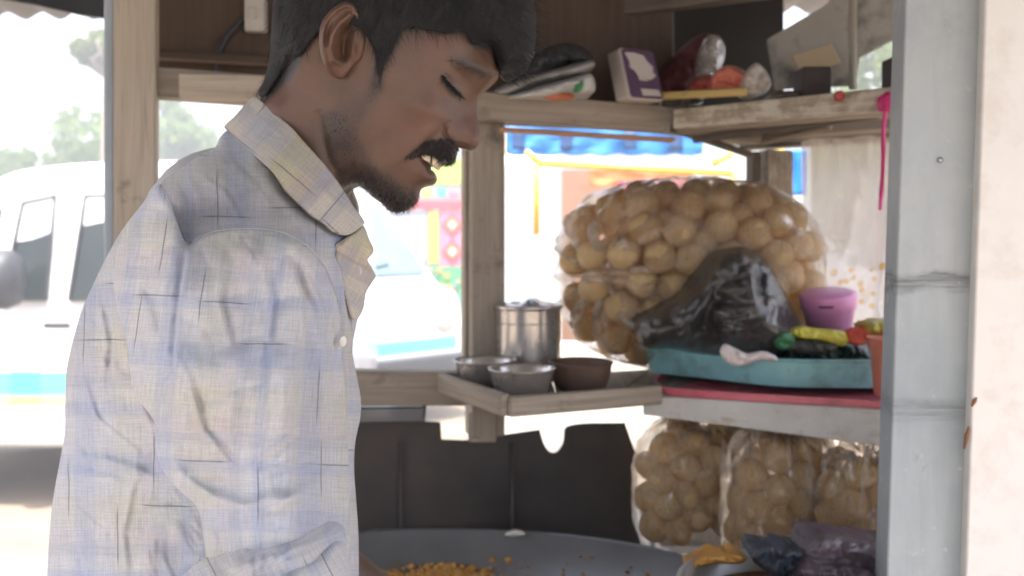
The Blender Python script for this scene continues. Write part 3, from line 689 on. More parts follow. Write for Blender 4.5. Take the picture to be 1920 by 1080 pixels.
# ---------------------------------------------------------------- things on the shelves
def blob(name, ol, D0, w, m, amp, sc, mat, label=None, cat=None, parent=None, step=4, seed=0, group=None, dip=None, th0=0.0):
    """A crumpled soft body (bags, packets, cloth) from its side-on outline, real thickness w on both sides."""
    def wf(x, y, d):
        q = w * rnd(d, m) * (1 + amp * (crumple((x + seed * 37) / sc, (y - seed * 53) / sc) - .35) * 2)
        return q + (dip(x, y) if dip else 0)
    V, Fc, UV = inflate(ol, wf, D0, step)
    o = mk(name, V, Fc, mat, parent, True, UV / F * D0)
    if label: tag(o, label, cat, group)
    return o
def crinkled(name, c1, c2, rough=.25, scale=30, spec=.6, b=.6, **kw):
    g = G(name); v = g.tc(); n = g.noise(v, scale, 6, .65, 1.6); n2 = g.noise(v, scale * 3, 4, .6, 1.0)
    c = g.mix(g.mr(n, .35, .65), c1, c2)
    return g.done(g.bsdf(Base__Color=c, Roughness=rough, Specular__IOR__Level=spec, Normal=g.bump(g.ma('ADD', n, g.ma('MULTIPLY', n2, .4)), b, .012), **kw))
M['steel'] = mottled('steel', (.55, .52, .49), (.66, .63, .60), 9, .28, .1, .001, metallic=.75, dirt=(.3, .24, .2), dirt_scale=14, dirt_amt=.4)
M['steelin'] = M['steel']
ZF = ZS - .018
def vessel(name, px, d, z, prof_out, wall, mat, label, cat, tiltdeg=0):
    c = Vector(((px - 960) / F * d, d, z)); t = thing(name, label, cat, c)
    m = MB(); inner = [(max(r - wall, .0), zz + (wall if i == 0 else 0)) for i, (r, zz) in enumerate(prof_out)]
    m.lathe([(0, 0)] + prof_out + [(prof_out[-1][0] + wall * .8, prof_out[-1][1] + wall * .5), (prof_out[-1][0], prof_out[-1][1] + wall * 1.4)] + inner[::-1] + [(0, wall)], c, 56)
    m.build('body', mat, t, True); return t, c
tc_, cc = vessel('steel_canister', 990, 1.46, ZF, [(.049, 0), (.052, .004), (.0525, .03), (.0525, .112), (.0535, .116)], .0015, M['steel'], 'tall round steel canister with crumpled clear plastic in its mouth', 'canister')
m = MB(); m.lathe([(.0555, .114), (.0562, .117), (.0555, .121), (.053, .121), (.053, .114)], cc, 48); m.build('rolled_rim', M['steel'], tc_, True)
for z in (.026, .092):
    m = MB(); m.lathe([(.0526, z - .0012), (.0533, z), (.0526, z + .0012)], cc, 48); m.build('pressed_band', M['steel'], tc_, True)
M['filmgrey'] = film('grey_film', (.8, .82, .84), .5, .1, 60, milky=(.7, .72, .74))
blob('plastic_wrap', [(940, 580), (952, 568), (968, 572), (985, 560), (1003, 558), (1020, 566), (1040, 574), (1042, 588), (990, 596), (945, 590)], 1.46, .03, 10, .9, 16, M['filmgrey'], 'crumpled clear plastic wrap stuffed in the top of the steel canister', 'plastic wrap', step=3, seed=3)
bowlp = [(.030, 0), (.034, .002), (.041, .018), (.0455, .036), (.0475, .040)]
tb, _ = vessel('steel_bowl', 909, 1.385, ZF, bowlp, .0014, M['steel'], 'empty steel bowl at the tray corner nearest the wooden post', 'bowl')
tb, _ = vessel('steel_bowl', 978, 1.302, ZF, [(r * 1.02, z * .98) for r, z in bowlp], .0014, M['steel'], 'empty steel bowl in front of the tall canister', 'bowl')
M['rustpot'] = mottled('rust_pot', (.13, .08, .06), (.22, .135, .10), 16, .5, .3, .002, dirt=(.07, .05, .04), dirt_scale=12)
tb, cb = vessel('brown_bowl', 1090, 1.36, ZF, [(.030, 0), (.036, .003), (.043, .02), (.0455, .036), (.047, .040)], .002, M['rustpot'], 'brown rust coloured bowl of chutney next to the puri bag', 'bowl')
m = MB(); m.lathe([(0, .026), (.02, .0275), (.034, .025), (.0415, .022), (0, .02)], cb, 32); m.build('chutney', mottled('chutney', (.25, .08, .03), (.36, .14, .05), 70, .35, .8, .004), tb, True)

# puris
def purimesh(seed, n=18, k=26):
    r = np.random.default_rng(seed); V = []; Fc = []
    for i in range(n + 1):
        th = math.pi * i / n
        for j in range(k):
            ph = 2 * math.pi * j / k; x, y, z = math.sin(th) * math.cos(ph), math.sin(th) * math.sin(ph), math.cos(th)
            b = 1 + .11 * (vnoise(np.array(x * 2.1 + seed * 9 + 20), np.array(y * 2.1 + z * 1.7 + 20)) - .5) + .045 * (vnoise(np.array(x * 7 + seed * 5 + 40), np.array(y * 7 + z * 6 + 40)) - .5)
            V.append((x * b, y * b, z * b * .93))
    for i in range(n):
        for j in range(k): Fc.append((i * k + j, (i + 1) * k + j, (i + 1) * k + (j + 1) % k, i * k + (j + 1) % k))
    return V, Fc
g = G('puri_crust'); v = g.tc()
oi = g.n('ShaderNodeObjectInfo').outputs['Random']
c = g.mix(g.mr(g.noise(v, 1.6, 4, .6), .35, .68), (.82, .62, .33), (.90, .75, .47))
c = g.mix(oi, c, g.mix(.5, c, (.68, .46, .20)))
c = g.mix(g.mr(g.noise(v, 9, 5, .7), .56, .72, 0, .7), c, (.40, .20, .07))
c = g.mix(g.mr(g.noise(v, 3.2, 3, .6), .62, .75, 0, .6), c, (.72, .58, .34))
pb_ = g.bsdf(Base__Color=c, Roughness=.5, Normal=g.bump(g.noise(v, 14, 4, .6), .2, .02)); pt_ = g.n('ShaderNodeBsdfTranslucent', Color=c).outputs[0]
pm_ = g.t.nodes.new('ShaderNodeMixShader'); pm_.inputs[0].default_value = .42; g.t.links.new(pb_, pm_.inputs[1]); g.t.links.new(pt_, pm_.inputs[2])
M['puri'] = g.done(pm_.outputs[0])   # thin hollow shells let some light through
PM = []
for s in range(3):
    V, Fc = purimesh(s); me = bpy.data.meshes.new('puri'); me.from_pydata(V, [], Fc); me.materials.append(M['puri'])
    me.polygons.foreach_set('use_smooth', [True] * len(me.polygons)); PM.append(me)
def pack(c, ax, r, n, seed, keep, label, group, ex=2.2, iters=90):
    """Balls of radius r settled into a superellipsoid of half axes ax about c; only those for which keep(p) holds are built."""
    rg = np.random.default_rng(seed); a = np.array(ax) - r * .92
    p = rg.uniform(-1, 1, (n * 4, 3)); p = p[(np.abs(p) ** ex).sum(1) < 1][:n] * a
    for it in range(iters):
        d = p[:, None] - p[None]; L = np.sqrt((d ** 2).sum(-1)) + 1e-9; np.fill_diagonal(L, 9)
        ov = np.maximum(2 * r * .97 - L, 0); p += (d / L[..., None] * ov[..., None] * .28).sum(1); p[:, 2] -= .00008
        q = (np.abs(p / a) ** ex).sum(1) ** (1 / ex); m = q > 1; p[m] /= q[m, None]
    p += np.array(c); k = 0
    for x in p[np.argsort(p[:, 1])]:
        if not keep(x): continue
        o = bpy.data.objects.new('puri', rg.choice(3) * 0 + PM[0] if False else PM[int(rg.integers(3))]); COL.objects.link(o)
        o.location = x; o.rotation_euler = rg.uniform(0, 6.28, 3); s = r * rg.uniform(.9, 1.04); o.scale = (s, s, s)
        tag(o, label, 'puri', group); k += 1
    return k
def bag(name, c, ax, label, mat, knot=None, pleats=11, ex=2.3, seed=0, nu=150, nv=90, top_gather=0):
    rg = np.random.default_rng(seed); u = np.linspace(0, 2 * np.pi, nu, endpoint=False); w = np.linspace(0, np.pi, nv)
    U, W = np.meshgrid(u, w); x, y, z = np.sin(W) * np.cos(U), np.sin(W) * np.sin(U), np.cos(W)
    k = 1 / ((np.abs(x) ** ex + np.abs(y) ** ex + np.abs(z) ** ex) ** (1 / ex))
    nz = crumple(U * 4.2 + seed * 3.3 + 5, W * 4.2 + 3) ; k = k * (1 + .05 * (nz - .35) + .03 * (vnoise(U * 9 + 5, W * 9 + seed) - .5))
    if knot is not None:
        kd = np.array(knot, float); kd /= np.linalg.norm(kd); t1 = np.cross(kd, (0, 0, 1)); t1 /= np.linalg.norm(t1); t2 = np.cross(kd, t1)
        cs = np.clip(x * kd[0] + y * kd[1] + z * kd[2], -1, 1); ang = np.arccos(cs)
        ph = np.arctan2(x * t2[0] + y * t2[1] + z * t2[2], x * t1[0] + y * t1[1] + z * t1[2])
        pl = np.sin(ph * pleats + 3 * vnoise(ph * 2 + 7, ang * 3)) * .5 + np.sin(ph * (pleats * 2 + 1) + 1.3) * .3
        k = k * (1 + .12 * pl * np.exp(-((ang - .42) / .34) ** 2)) * (1 - .16 * np.exp(-(ang / .3) ** 2) + .20 * np.exp(-(ang / .075) ** 2))
    gat = np.zeros_like(k)
    if knot is not None: gat = .6 * np.exp(-(ang / .26) ** 2) * np.clip(.45 + .9 * pl, 0, 1) + .85 * np.exp(-(ang / .75) ** 2) * np.clip(pl * 1.3, 0, 1) ** 3  # milky bunched film, plus highlight streaks painted along the pleats
    V = np.stack([c[0] + x * k * ax[0], c[1] + y * k * ax[1], c[2] + z * k * ax[2]], -1).reshape(-1, 3)
    gi = np.arange(nu * nv).reshape(nv, nu); g2 = np.roll(gi, -1, 1)
    Fc = np.c_[gi[:-1].ravel(), gi[1:].ravel(), g2[1:].ravel(), g2[:-1].ravel()]
    o = mk(name, V, Fc, mat, None, True); tag(o, label, 'bag'); a = o.data.attributes.new('gather_and_highlights', 'FLOAT', 'POINT'); a.data.foreach_set('value', gat.astype(np.float32).ravel()); return o
M['film'] = film('clear_film', (.96, .94, .91), .10, .2, 9, milky=(.95, .85, .77))
M['film2'] = film('clear_film_low', (.95, .92, .88), .07, .12, 20)
bc = P(1290, 511, 1.56); bax = (.224, .155, .162)
bag('puri_bag', bc, bax, 'huge knotted clear plastic bag of puris behind the black bag', M['film'], (-.70, -.62, -.02), seed=2, ex=2.7)
NP = pack(bc, bax, .0282, 222, 5, lambda p: p[1] < bc.y - .005 + .04 * (p[2] > bc.z + .06), 'golden round puri inside the huge knotted clear bag', 'puris in the huge bag', ex=2.7)
for i, (px, py, d, ax, lab, gl, n, kn) in enumerate((
    (1316, 905, 1.49, (.114, .085, .125), 'clear bag of puris under the shelf beside the sooty iron sheet', 'puris in the bag by the sooty sheet', 82, (.1, -.3, 1)),
    (1466, 918, 1.325, (.086, .08, .137), 'clear bag of puris in the middle of the three under the shelf', 'puris in the middle lower bag', 70, (0, -.2, 1)),
    (1642, 925, 1.235, (.084, .075, .130), 'clear shiny bag of puris under the shelf by the grey post', 'puris in the bag by the grey post', 62, (-.2, -.2, 1)))):
    q = P(px, py, d); q.z = ZK + ax[2]
    bag('puri_bag', q, ax, lab, M['film2'], kn, 13, seed=11 + i, nu=110, nv=70, ex=2.8)
    NP += pack(q, ax, .0258, n, 21 + i, lambda p, q=q: p[1] < q.y + .008 and p[2] > ZC - .47, 'golden round puri inside the ' + ['clear bag by the sooty sheet', 'middle bag under the shelf', 'bag by the grey post'][i], gl, ex=2.8)
print('puris', NP)

# trays on the white fronted shelf
def polytray(name, pts, z0, h, th, flare, mat, label, cat, lipw=.006):
    pts = np.array(pts, float); c = pts.mean(0); ol = spline(pts, .012); n = len(ol)
    def ring(s, z): q = c + (ol - c) * s; return np.c_[q, np.full(n, z)]
    R = np.linalg.norm(ol - c, axis=1).mean(); e = th / R; fl = flare / R; lp = lipw / R
    rings = [ring(1 - fl, z0), ring(1, z0 + h - .004), ring(1 + lp, z0 + h - .004), ring(1 + lp, z0 + h), ring(1 - e, z0 + h), ring(1 - fl - e, z0 + th)]
    V = np.concatenate(rings); Fc = []
    for k in range(len(rings) - 1):
        for i in range(n): Fc.append((k * n + i, k * n + (i + 1) % n, (k + 1) * n + (i + 1) % n, (k + 1) * n + i))
    Fc.append(tuple(range(n - 1, -1, -1))); Fc.append(tuple((len(rings) - 1) * n + i for i in range(n)))
    return tag(mk(name, V, Fc, mat, None, False, bevel=.0015), label, cat)
M['turq'] = mottled('turquoise_plastic', (.25, .56, .60), (.31, .64, .67), 14, .45, .15, .002, dirt=(.10, .13, .12), dirt_scale=15, dirt_amt=.75)
ZT = ZC - .213
polytray('turquoise_tray', [(.218, 1.465), (.30, 1.385), (.385, 1.312), (.46, 1.30), (.545, 1.30), (.62, 1.34), (.63, 1.44), (.52, 1.56), (.36, 1.60), (.25, 1.54)], ZT, .042, .004, .006, M['turq'], 'worn turquoise plastic tray holding the black bag on the shelf', 'tray')
M['pinkplastic'] = mottled('pink_plastic', (.60, .13, .17), (.68, .18, .22), 10, .35, .1, .001, dirt=(.25, .08, .07), dirt_scale=12, dirt_amt=.6)
def mat_pts(L): return [((px - 960) / F * d, d) for px, d in L]
pp = mat_pts([(1238, 1.345), (1330, 1.30), (1460, 1.262), (1580, 1.235), (1680, 1.212)]) + [(.62, 1.36), (.5, 1.52), (.33, 1.58), (.24, 1.46)]
polytray('pink_board', pp, ZC - .229, .013, .004, 0, M['pinkplastic'], 'flat pink plastic board lying under the turquoise tray', 'board', .002)
M['blackbag'] = crinkled('black_polythene', (.035, .035, .035), (.075, .07, .065), .20, 11, .8, .6)
blob('black_bag', [(1192, 632), (1196, 600), (1225, 578), (1262, 558), (1290, 528), (1318, 492), (1345, 472), (1388, 462), (1420, 474), (1448, 505), (1470, 545), (1490, 585), (1505, 620), (1496, 655), (1470, 672), (1400, 678), (1330, 668), (1260, 655), (1212, 652)], 1.40, .105, 90, .46, 84, M['blackbag'], 'crumpled black polythene bag heaped on the turquoise tray', 'bag', step=4, seed=5,
     dip=lambda x, y: ridge(x, y, [(1392, 470), (1412, 540), (1440, 600), (1490, 640)], .022, 13) + ridge(x, y, [(1352, 480), (1340, 540), (1270, 610)], .014, 16) - ridge(x, y, [(1425, 500), (1425, 560), (1450, 620)], .018, 9))
M['paper'] = crinkled('white_paper', (.68, .62, .62), (.75, .70, .69), .8, 30, .3, .4)
blob('paper_napkin', [(1350, 662), (1358, 645), (1378, 652), (1400, 662), (1430, 658), (1455, 668), (1458, 677), (1425, 676), (1390, 686), (1366, 682)], 1.268, .009, 12, .8, 22, M['paper'], 'crumpled white paper napkin draped over the turquoise tray edge', 'napkin', step=3, seed=9)
M['greenpoly'] = crinkled('dark_green_polythene', (.02, .04, .03), (.05, .10, .07), .3, 30, .6, .6)
blob('polythene_bundle', [(1462, 668), (1470, 640), (1505, 622), (1570, 624), (1625, 640), (1660, 648), (1664, 690), (1600, 708), (1500, 706), (1468, 692)], 1.41, .075, 40, .5, 34, M['greenpoly'], 'dark green polythene bundle lying in the tray under the pink cup', 'bundle', seed=14)
M['pinkcup'] = mottled('pink_cup', (.66, .27, .53), (.70, .32, .58), 6, .35, .05, .001); M['ink'] = flat('dark_print', (.10, .03, .09), .5)
cd = 1.40; cp = P(1556, 622, cd); t = thing('pink_cup', 'pink plastic cup with a band near its rim beside the black bag', 'cup', cp)
TL = Matrix.Rotation(math.radians(-6), 3, 'Y') @ Matrix.Rotation(math.radians(8), 3, 'X')
m = MB(); m.lathe([(0, 0), (.030, 0), (.032, .002), (.0385, .036), (.0415, .038), (.043, .058), (.0425, .0605), (.036, .0635), (.02, .066), (0, .0665)], cp, 48, tilt=TL); m.build('body', M['pinkcup'], t, True)
vs = []; fs = []
for i in range(9):
    a = math.radians(-128 + 3.6 * i)
    for z, r in ((.047, .04265), (.0505, .0430)): vs.append(cp + TL @ Vector((r * math.cos(a), r * math.sin(a), z)))
for i in range(8): fs.append((2 * i, 2 * i + 2, 2 * i + 3, 2 * i + 1))
mk('printed_mark', vs, fs, M['ink'], t, True, solid=.0006)
def packet(ol, d, c1, c2, label, seed, w=.012, sc=24, rough=.3): return blob('snack_packet', ol, d, w, 10, .6, sc, crinkled('packet_%d' % seed, c1, c2, rough, 40, .6, .5), label, 'packet', step=3, seed=seed)
packet([(1478, 622), (1500, 612), (1540, 616), (1585, 622), (1592, 640), (1580, 650), (1540, 640), (1500, 636)], 1.315, (.62, .55, .04), (.72, .66, .10), 'crushed yellow packet lying in front of the pink cup', 21)
packet([(1490, 638), (1530, 640), (1570, 648), (1560, 662), (1510, 664), (1478, 655)], 1.305, (.015, .017, .015), (.05, .06, .04), 'small black wrapper beneath the crushed yellow packet', 22)
packet([(1452, 630), (1480, 622), (1492, 640), (1480, 656), (1456, 652)], 1.30, (.02, .14, .05), (.05, .25, .09), 'small green wrapper between black bag and yellow packet', 23)
packet([(1585, 622), (1610, 610), (1640, 606), (1646, 630), (1625, 646), (1592, 645)], 1.32, (.66, .07, .05), (.75, .16, .08), 'red packet between the yellow packet and the coral tub', 24)
packet([(1632, 608), (1652, 599), (1690, 602), (1694, 630), (1650, 634), (1634, 626)], 1.30, (.62, .56, .06), (.7, .66, .14), 'yellow green packet standing over the coral tub', 25, .03)
M['coral'] = mottled('coral_plastic', (.62, .20, .13), (.70, .27, .19), 8, .4, .08, .001, dirt=(.35, .14, .1), dirt_scale=14)
tc2, _ = vessel('coral_tub', 1692, 1.225, P(0, 742, 1.225).z, [(.034, 0), (.036, .002), (.0415, .062), (.044, .064), (.045, .076)], .002, M['coral'], 'coral plastic tub half hidden behind the grey post', 'tub')

# plastic sheet with yellow flower print
g = G('printed_film'); uv = g.tc('UV'); v = g.tc()
vo = g.n('ShaderNodeTexVoronoi', Scale=48.0, Randomness=.85); g.put(vo.inputs['Vector'], uv)
sep = g.n('ShaderNodeSeparateXYZ'); g.put(sep.inputs[0], uv)
dots = g.mr(vo.outputs['Distance'], .30, .36, 1, 0)
zone = g.mr(g.ma('ADD', sep.outputs[1], g.ma('MULTIPLY', g.noise(uv, 18, 3, .5), .03)), .218, .232)
zone2 = g.mr(g.noise(uv, 20, 2, .5), .36, .44)
fm = g.ma('MULTIPLY', g.ma('MULTIPLY', dots, zone), zone2)
c = g.mix(fm, g.mix(g.noise(v, 7, 4, .6), (.82, .75, .70), (.86, .80, .76)), (.72, .40, .06))
bmp = g.bump(g.noise(g.scale(v, (1, 1, .75)), 13, 5, .6, 1.8), .9, .03)
b1 = g.bsdf(Base__Color=c, Roughness=.18, Normal=bmp, Specular__IOR__Level=.8, Coat__Weight=.5)
tl = g.n('ShaderNodeBsdfTranslucent', Color=c).outputs[0]; tr = g.n('ShaderNodeBsdfTransparent').outputs[0]
m1 = g.t.nodes.new('ShaderNodeMixShader'); m1.inputs[0].default_value = .45; g.t.links.new(b1, m1.inputs[1]); g.t.links.new(tl, m1.inputs[2])
m2 = g.t.nodes.new('ShaderNodeMixShader'); m2.inputs[0].default_value = .24; g.t.links.new(m1.outputs[0], m2.inputs[1]); g.t.links.new(tr, m2.inputs[2])
M['printfilm'] = g.done(m2.outputs[0])
us = np.linspace(0, 1, 70); vs_ = np.linspace(0, 1, 60); U, Vv = np.meshgrid(us, vs_)
pxs = 1502 + 8 * np.sin(Vv * 5) * Vv + (1720 - 1502) * U; pys = 240 + 18 * (1 - U) + (Vv * 400)
ds = 1.64 - .08 * np.sqrt(np.clip(np.sin(np.pi * np.clip(U * .8, 0, 1)), 0, 1)) + .014 * np.sin(U * 19 + 5 * vnoise(U * 2, Vv * 1.5)) * np.clip(1.2 - 1.1 * Vv, 0, 1) + .055 * crumple(U * 2.6, Vv * 2.6)
pn = PN(pxs, pys, ds).reshape(-1, 3); gi = np.arange(U.size).reshape(U.shape)
o = mk('plastic_sheet', pn, np.c_[gi[:-1, :-1].ravel(), gi[:-1, 1:].ravel(), gi[1:, 1:].ravel(), gi[1:, :-1].ravel()], M['printfilm'], None, True, np.c_[U.ravel() * .2, Vv.ravel() * .37])
tag(o, 'hanging milky plastic sheet printed with small yellow flowers', 'plastic sheet')
# pink ribbon
M['ribbon'] = flat('pink_ribbon', (.72, .03, .22), .5)
t = thing('pink_ribbon', 'bright pink ribbon knotted on the upper shelf and hanging down', 'ribbon', P(1665, 190, 1.2))
V, Fc, UV = inflate([(1652, 182), (1662, 172), (1676, 174), (1684, 186), (1682, 202), (1668, 210), (1654, 204)], lambda x, y, d: .010 * rnd(d, 10) * (1 + .5 * crumple(x / 9, y / 9)), 1.205, 2); mk('knot', V, Fc, M['ribbon'], t, True)
pl = spline([(1662, 196), (1657, 240), (1656, 290), (1654, 340), (1650, 394)], 6, False)
vs = []; fs = []
for i, (x, y) in enumerate(pl):
    a = .6 * math.sin(i * .22); d = 1.2 + .004 * math.sin(i * .3); wd = 4.2 if y < 370 else 3.4
    vs += [P(x - wd * math.cos(a), y, d - .003 * math.sin(a)), P(x + wd * math.cos(a), y, d + .003 * math.sin(a))]
    if i: fs.append((2 * i - 2, 2 * i - 1, 2 * i + 1, 2 * i))
mk('tail', vs, fs, M['ribbon'], t, True, solid=.0008)
t = tag(blob('red_tag', [(1567, 172), (1580, 170), (1584, 182), (1574, 190), (1566, 184)], 1.265, .006, 6, .3, 8, flat('red_tag', (.55, .07, .06), .5), step=2), 'tiny red tag pinned to the upper shelf edge', 'tag')

# on the upper shelf
M['greypaper'] = crinkled('grey_paper', (.30, .29, .28), (.42, .41, .40), .8, 16, .3, .5); M['lightpaper'] = crinkled('light_paper', (.48, .48, .47), (.60, .60, .58), .7, 14, .3, .4)
M['darkpoly'] = crinkled('dark_polythene', (.035, .038, .042), (.08, .085, .09), .35, 22, .5, .6)
blob('newspaper', [(925, 172), (975, 146), (1040, 128), (1108, 112), (1116, 122), (1090, 138), (1010, 158), (950, 178)], 1.44, .07, 12, .35, 60, M['greypaper'], 'grey folded newspaper lying aslant on the upper shelf', 'newspaper', seed=31, step=4)
blob('newspaper', [(945, 184), (1000, 164), (1060, 148), (1108, 138), (1114, 172), (1060, 182), (1000, 186)], 1.42, .06, 12, .35, 60, M['lightpaper'], 'pale folded newspaper beneath the grey one on the shelf', 'newspaper', seed=33, step=4)
blob('dark_bundle', [(985, 140), (998, 108), (1030, 88), (1068, 80), (1100, 92), (1112, 116), (1060, 128), (1010, 146)], 1.46, .06, 26, .5, 40, M['darkpoly'], 'dark grey polythene bundle lying over the newspapers', 'bundle', seed=35)
blob('green_wrapper', [(1074, 172), (1082, 156), (1094, 152), (1094, 164), (1084, 174)], 1.355, .006, 6, .4, 14, flat('green_wrap', (.06, .26, .10), .4), 'small green wrapper on the pale newspaper', 'wrapper', step=2)
blob('orange_wrapper', [(1016, 178), (1040, 172), (1078, 178), (1074, 186), (1030, 188)], 1.372, .006, 6, .4, 14, flat('orange_wrap', (.50, .15, .06), .4), 'thin orange wrapper at the beam edge under the newspapers', 'wrapper', step=2)
# purple carton
bd_ = 1.40; t = thing('purple_carton', 'purple and white carton leaning on the upper shelf', 'carton', P(1190, 192, bd_))
M['cartonw'] = mottled('carton_white', (.56, .50, .46), (.64, .58, .54), 8, .6, .05, .001); M['cartonp'] = mottled('carton_purple', (.10, .055, .11), (.14, .08, .15), 9, .45, .05, .001)
Fp = [P(1160, 88, 1.42), P(1226, 96, 1.45), P(1246, 190, 1.425), P(1180, 186, 1.385)]; dp = Vector((-.018, .035, .002)) * 1.2
nrm = (Fp[1] - Fp[0]).cross(Fp[3] - Fp[0]).normalized();  nrm = -nrm if nrm.y > 0 else nrm
m = MB(); sd = P(1136, 100, 1.5) - P(1160, 88, 1.42)
m.box8([Fp[3], Fp[2], Fp[2] + sd, Fp[3] + sd, Fp[0], Fp[1], Fp[1] + sd, Fp[0] + sd]); m.build('box', M['cartonw'], t, bevel=.006)
def onface(u, v2, off=.001): return (Fp[0].lerp(Fp[1], u)).lerp(Fp[3].lerp(Fp[2], u), v2) + nrm * off
def fpoly(name, pts, off, mat): return plate(name, [onface(u, v2, off) for u, v2 in pts], .0012, mat, t)
rc = [(.12, .03), (.88, .03), (.95, .07), (.96, .93), (.90, .97), (.10, .97), (.05, .93), (.04, .07)]
fpoly('front_print', rc, .0018, M['cartonp'])
fpoly('pale_splash', [(.10, .12), (.34, .10), (.62, .14), (.70, .25), (.84, .36), (.80, .46), (.88, .52), (.74, .60), (.58, .62), (.50, .54), (.36, .56), (.30, .46), (.16, .40), (.20, .28)], .0032, M['cartonw'])
fpoly('pale_label', [(.36, .80), (.86, .80), (.90, .92), (.38, .93)], .0032, M['cartonw'])
M['maroon'] = crinkled('maroon_cloth', (.10, .03, .035), (.16, .05, .055), .6, 16, .3, .4)
blob('maroon_bundle', [(1228, 186), (1244, 130), (1280, 88), (1316, 62), (1340, 70), (1332, 120), (1320, 160), (1300, 186)], 1.58, .07, 40, .35, 40, M['maroon'], 'dark maroon cloth bundle standing behind the purple carton', 'bundle', seed=41)
blob('clear_packet', [(1306, 140), (1312, 92), (1328, 66), (1350, 68), (1360, 96), (1350, 132), (1326, 150)], 1.49, .03, 16, .7, 26, film('packet_film', (.8, .8, .78), .7, .15, 50, milky=(.6, .57, .53)), 'crumpled clear packet leaning on the maroon bundle', 'packet', seed=43, step=3)
packet([(1286, 172), (1300, 150), (1330, 140), (1350, 150), (1344, 176), (1310, 182)], 1.46, (.30, .05, .04), (.40, .09, .06), 'dark red packet on the upper shelf by the maroon bundle', 44, .022)
packet([(1330, 160), (1342, 134), (1368, 122), (1396, 134), (1400, 158), (1376, 172), (1346, 172)], 1.43, (.62, .16, .10), (.72, .26, .17), 'orange red packet beside the pale packet on the shelf', 45, .025)
packet([(1392, 166), (1396, 140), (1416, 118), (1436, 132), (1446, 158), (1430, 178), (1404, 178)], 1.40, (.60, .52, .44), (.72, .66, .60), 'pale pink and cream packet at the end of the shelf clutter', 46, .025)
o = bar('yellow_stick', P(1240, 180, 1.45), P(1402, 172, 1.36), .010, .012, woodmat('yellow_wood', (.5, .36, .12), (.6, .45, .18)), parent=None); tag(o, 'thin yellow wooden stick lying along the upper shelf', 'stick')
for i, (ol, d, c, lab) in enumerate((([(1240, 186), (1275, 180), (1310, 184), (1322, 194), (1250, 196)], 1.47, (.05, .045, .04), 'flat black wrapper under the yellow stick'), ([(1440, 178), (1470, 170), (1500, 172), (1506, 184), (1446, 188)], 1.36, (.09, .07, .05), 'flat brown scrap on the shelf below the hanging board'))):
    blob('scrap', ol, d, .02, 8, .5, 18, crinkled('scrap_%d' % i, c, tuple(q * 1.6 for q in c)), lab, 'scrap', seed=50 + i, step=3)
o = plate('card', [P(1484, 104, 1.478), P(1560, 82, 1.47), P(1578, 120, 1.47), P(1500, 140, 1.478)], .004, mottled('tan_card', (.42, .33, .21), (.52, .42, .28), 10, .8), None, .001); tag(o, 'tan cardboard piece tucked in front of the stained board', 'cardboard')
M['block'] = mottled('dark_block', (.035, .025, .022), (.06, .045, .04), 10, .7)
for x0, y0, x1, y1, d, lab in ((1506, 124, 1560, 168, 1.34, 'small dark block on the shelf beneath the tan cardboard'), (1679, 102, 1722, 148, 1.26, 'small dark block on the shelf end next to the grey post')):
    a, b2 = P(x0, y1, d), P(x1, y0, d); m = MB(); m.box((a.x, d, a.z - .012), (b2.x, d + .05, b2.z)); tag(m.build('dark_block', M['block'], None, bevel=.003), lab, 'block')
# switch box and cable on the back board
dsw = DB(484, .12); t = thing('switch_box', 'old white switch box fixed to the brown back board', 'switch box', P(484, 66, dsw))
a, b2 = P(465, 64, dsw), P(503, 2, dsw); m = MB(); m.box((a.x, dsw - .022, a.z), (b2.x, dsw, b2.z)); m.build('housing', mottled('old_white_plastic', (.50, .47, .43), (.58, .55, .50), 9, .5), t, bevel=.003)
m = MB(); m.box((a.x + .008, dsw - .027, a.z + .018), (b2.x - .012, dsw - .0215, b2.z - .016)); m.build('rocker', flat('rocker', (.6, .58, .54), .4), t, bevel=.002)
m = MB(); m.tube([P(x, y, DB(x, .12)) for x, y in spline([(476, -60), (470, 10), (452, 40), (425, 70), (412, 98), (408, 130), (412, 150)], 5, False)], .0042, 8); tag(m.build('cable', flat('grey_cable', (.05, .055, .07), .5), None, True), 'dark grey cable looping down the brown back board', 'cable')

# ---------------------------------------------------------------- cooking counter, griddle, pots
ZR = ZC - .464
t = thing('cooking_counter', 'dark cooking counter under the griddle and the puri bags', 'counter', (.1, 1.3, 0))
m = MB(); m.box((-.5, 1.0, 0), (.75, 1.58, ZR - .10)); m.build('base', M['soot'], t, bevel=.004)
m = MB(); m.box((-.52, .985, ZR - .098), (.78, 1.6, ZR - .075)); m.build('top', M['darkply'], t, bevel=.004)
g = G('griddle_iron'); v = g.tc()
c = g.mix(g.mr(g.noise(v, 5, 5, .6), .35, .65), (.14, .14, .142), (.20, .20, .202))
c = g.mix(g.mr(g.noise(v, 16, 6, .7), .60, .75, 0, .55), c, (.20, .14, .06))
M['griddle'] = g.done(g.bsdf(Base__Color=c, Roughness=g.mr(g.noise(v, 8, 4, .6), .3, .7, .28, .48), Metallic=.1, Normal=g.bump(g.noise(v, 60, 5, .6), .12, .002)))
gc = Vector((-.12, 1.22, ZR)); t = thing('griddle_pan', 'large shallow grey griddle pan on the counter in front of the man', 'griddle', gc - Vector((0, 0, .07)))
m = MB(); m.lathe([(0, -.070), (.55, -.066), (.86, -.034), (.985, -.004), (1.0, .0), (.992, .003), (.975, -.001), (.85, -.026), (.55, -.052), (.3, -.058), (0, -.058)], gc, 90, .42, .235); m.build('pan', M['griddle'], t, True)
def panz(x, y):
    r = math.hypot((x - gc.x) / .42, (y - gc.y) / .235); return gc.z + float(np.interp(r, [0, .3, .55, .85, .975, 1], [-.058, -.058, -.052, -.026, -.001, .003]))
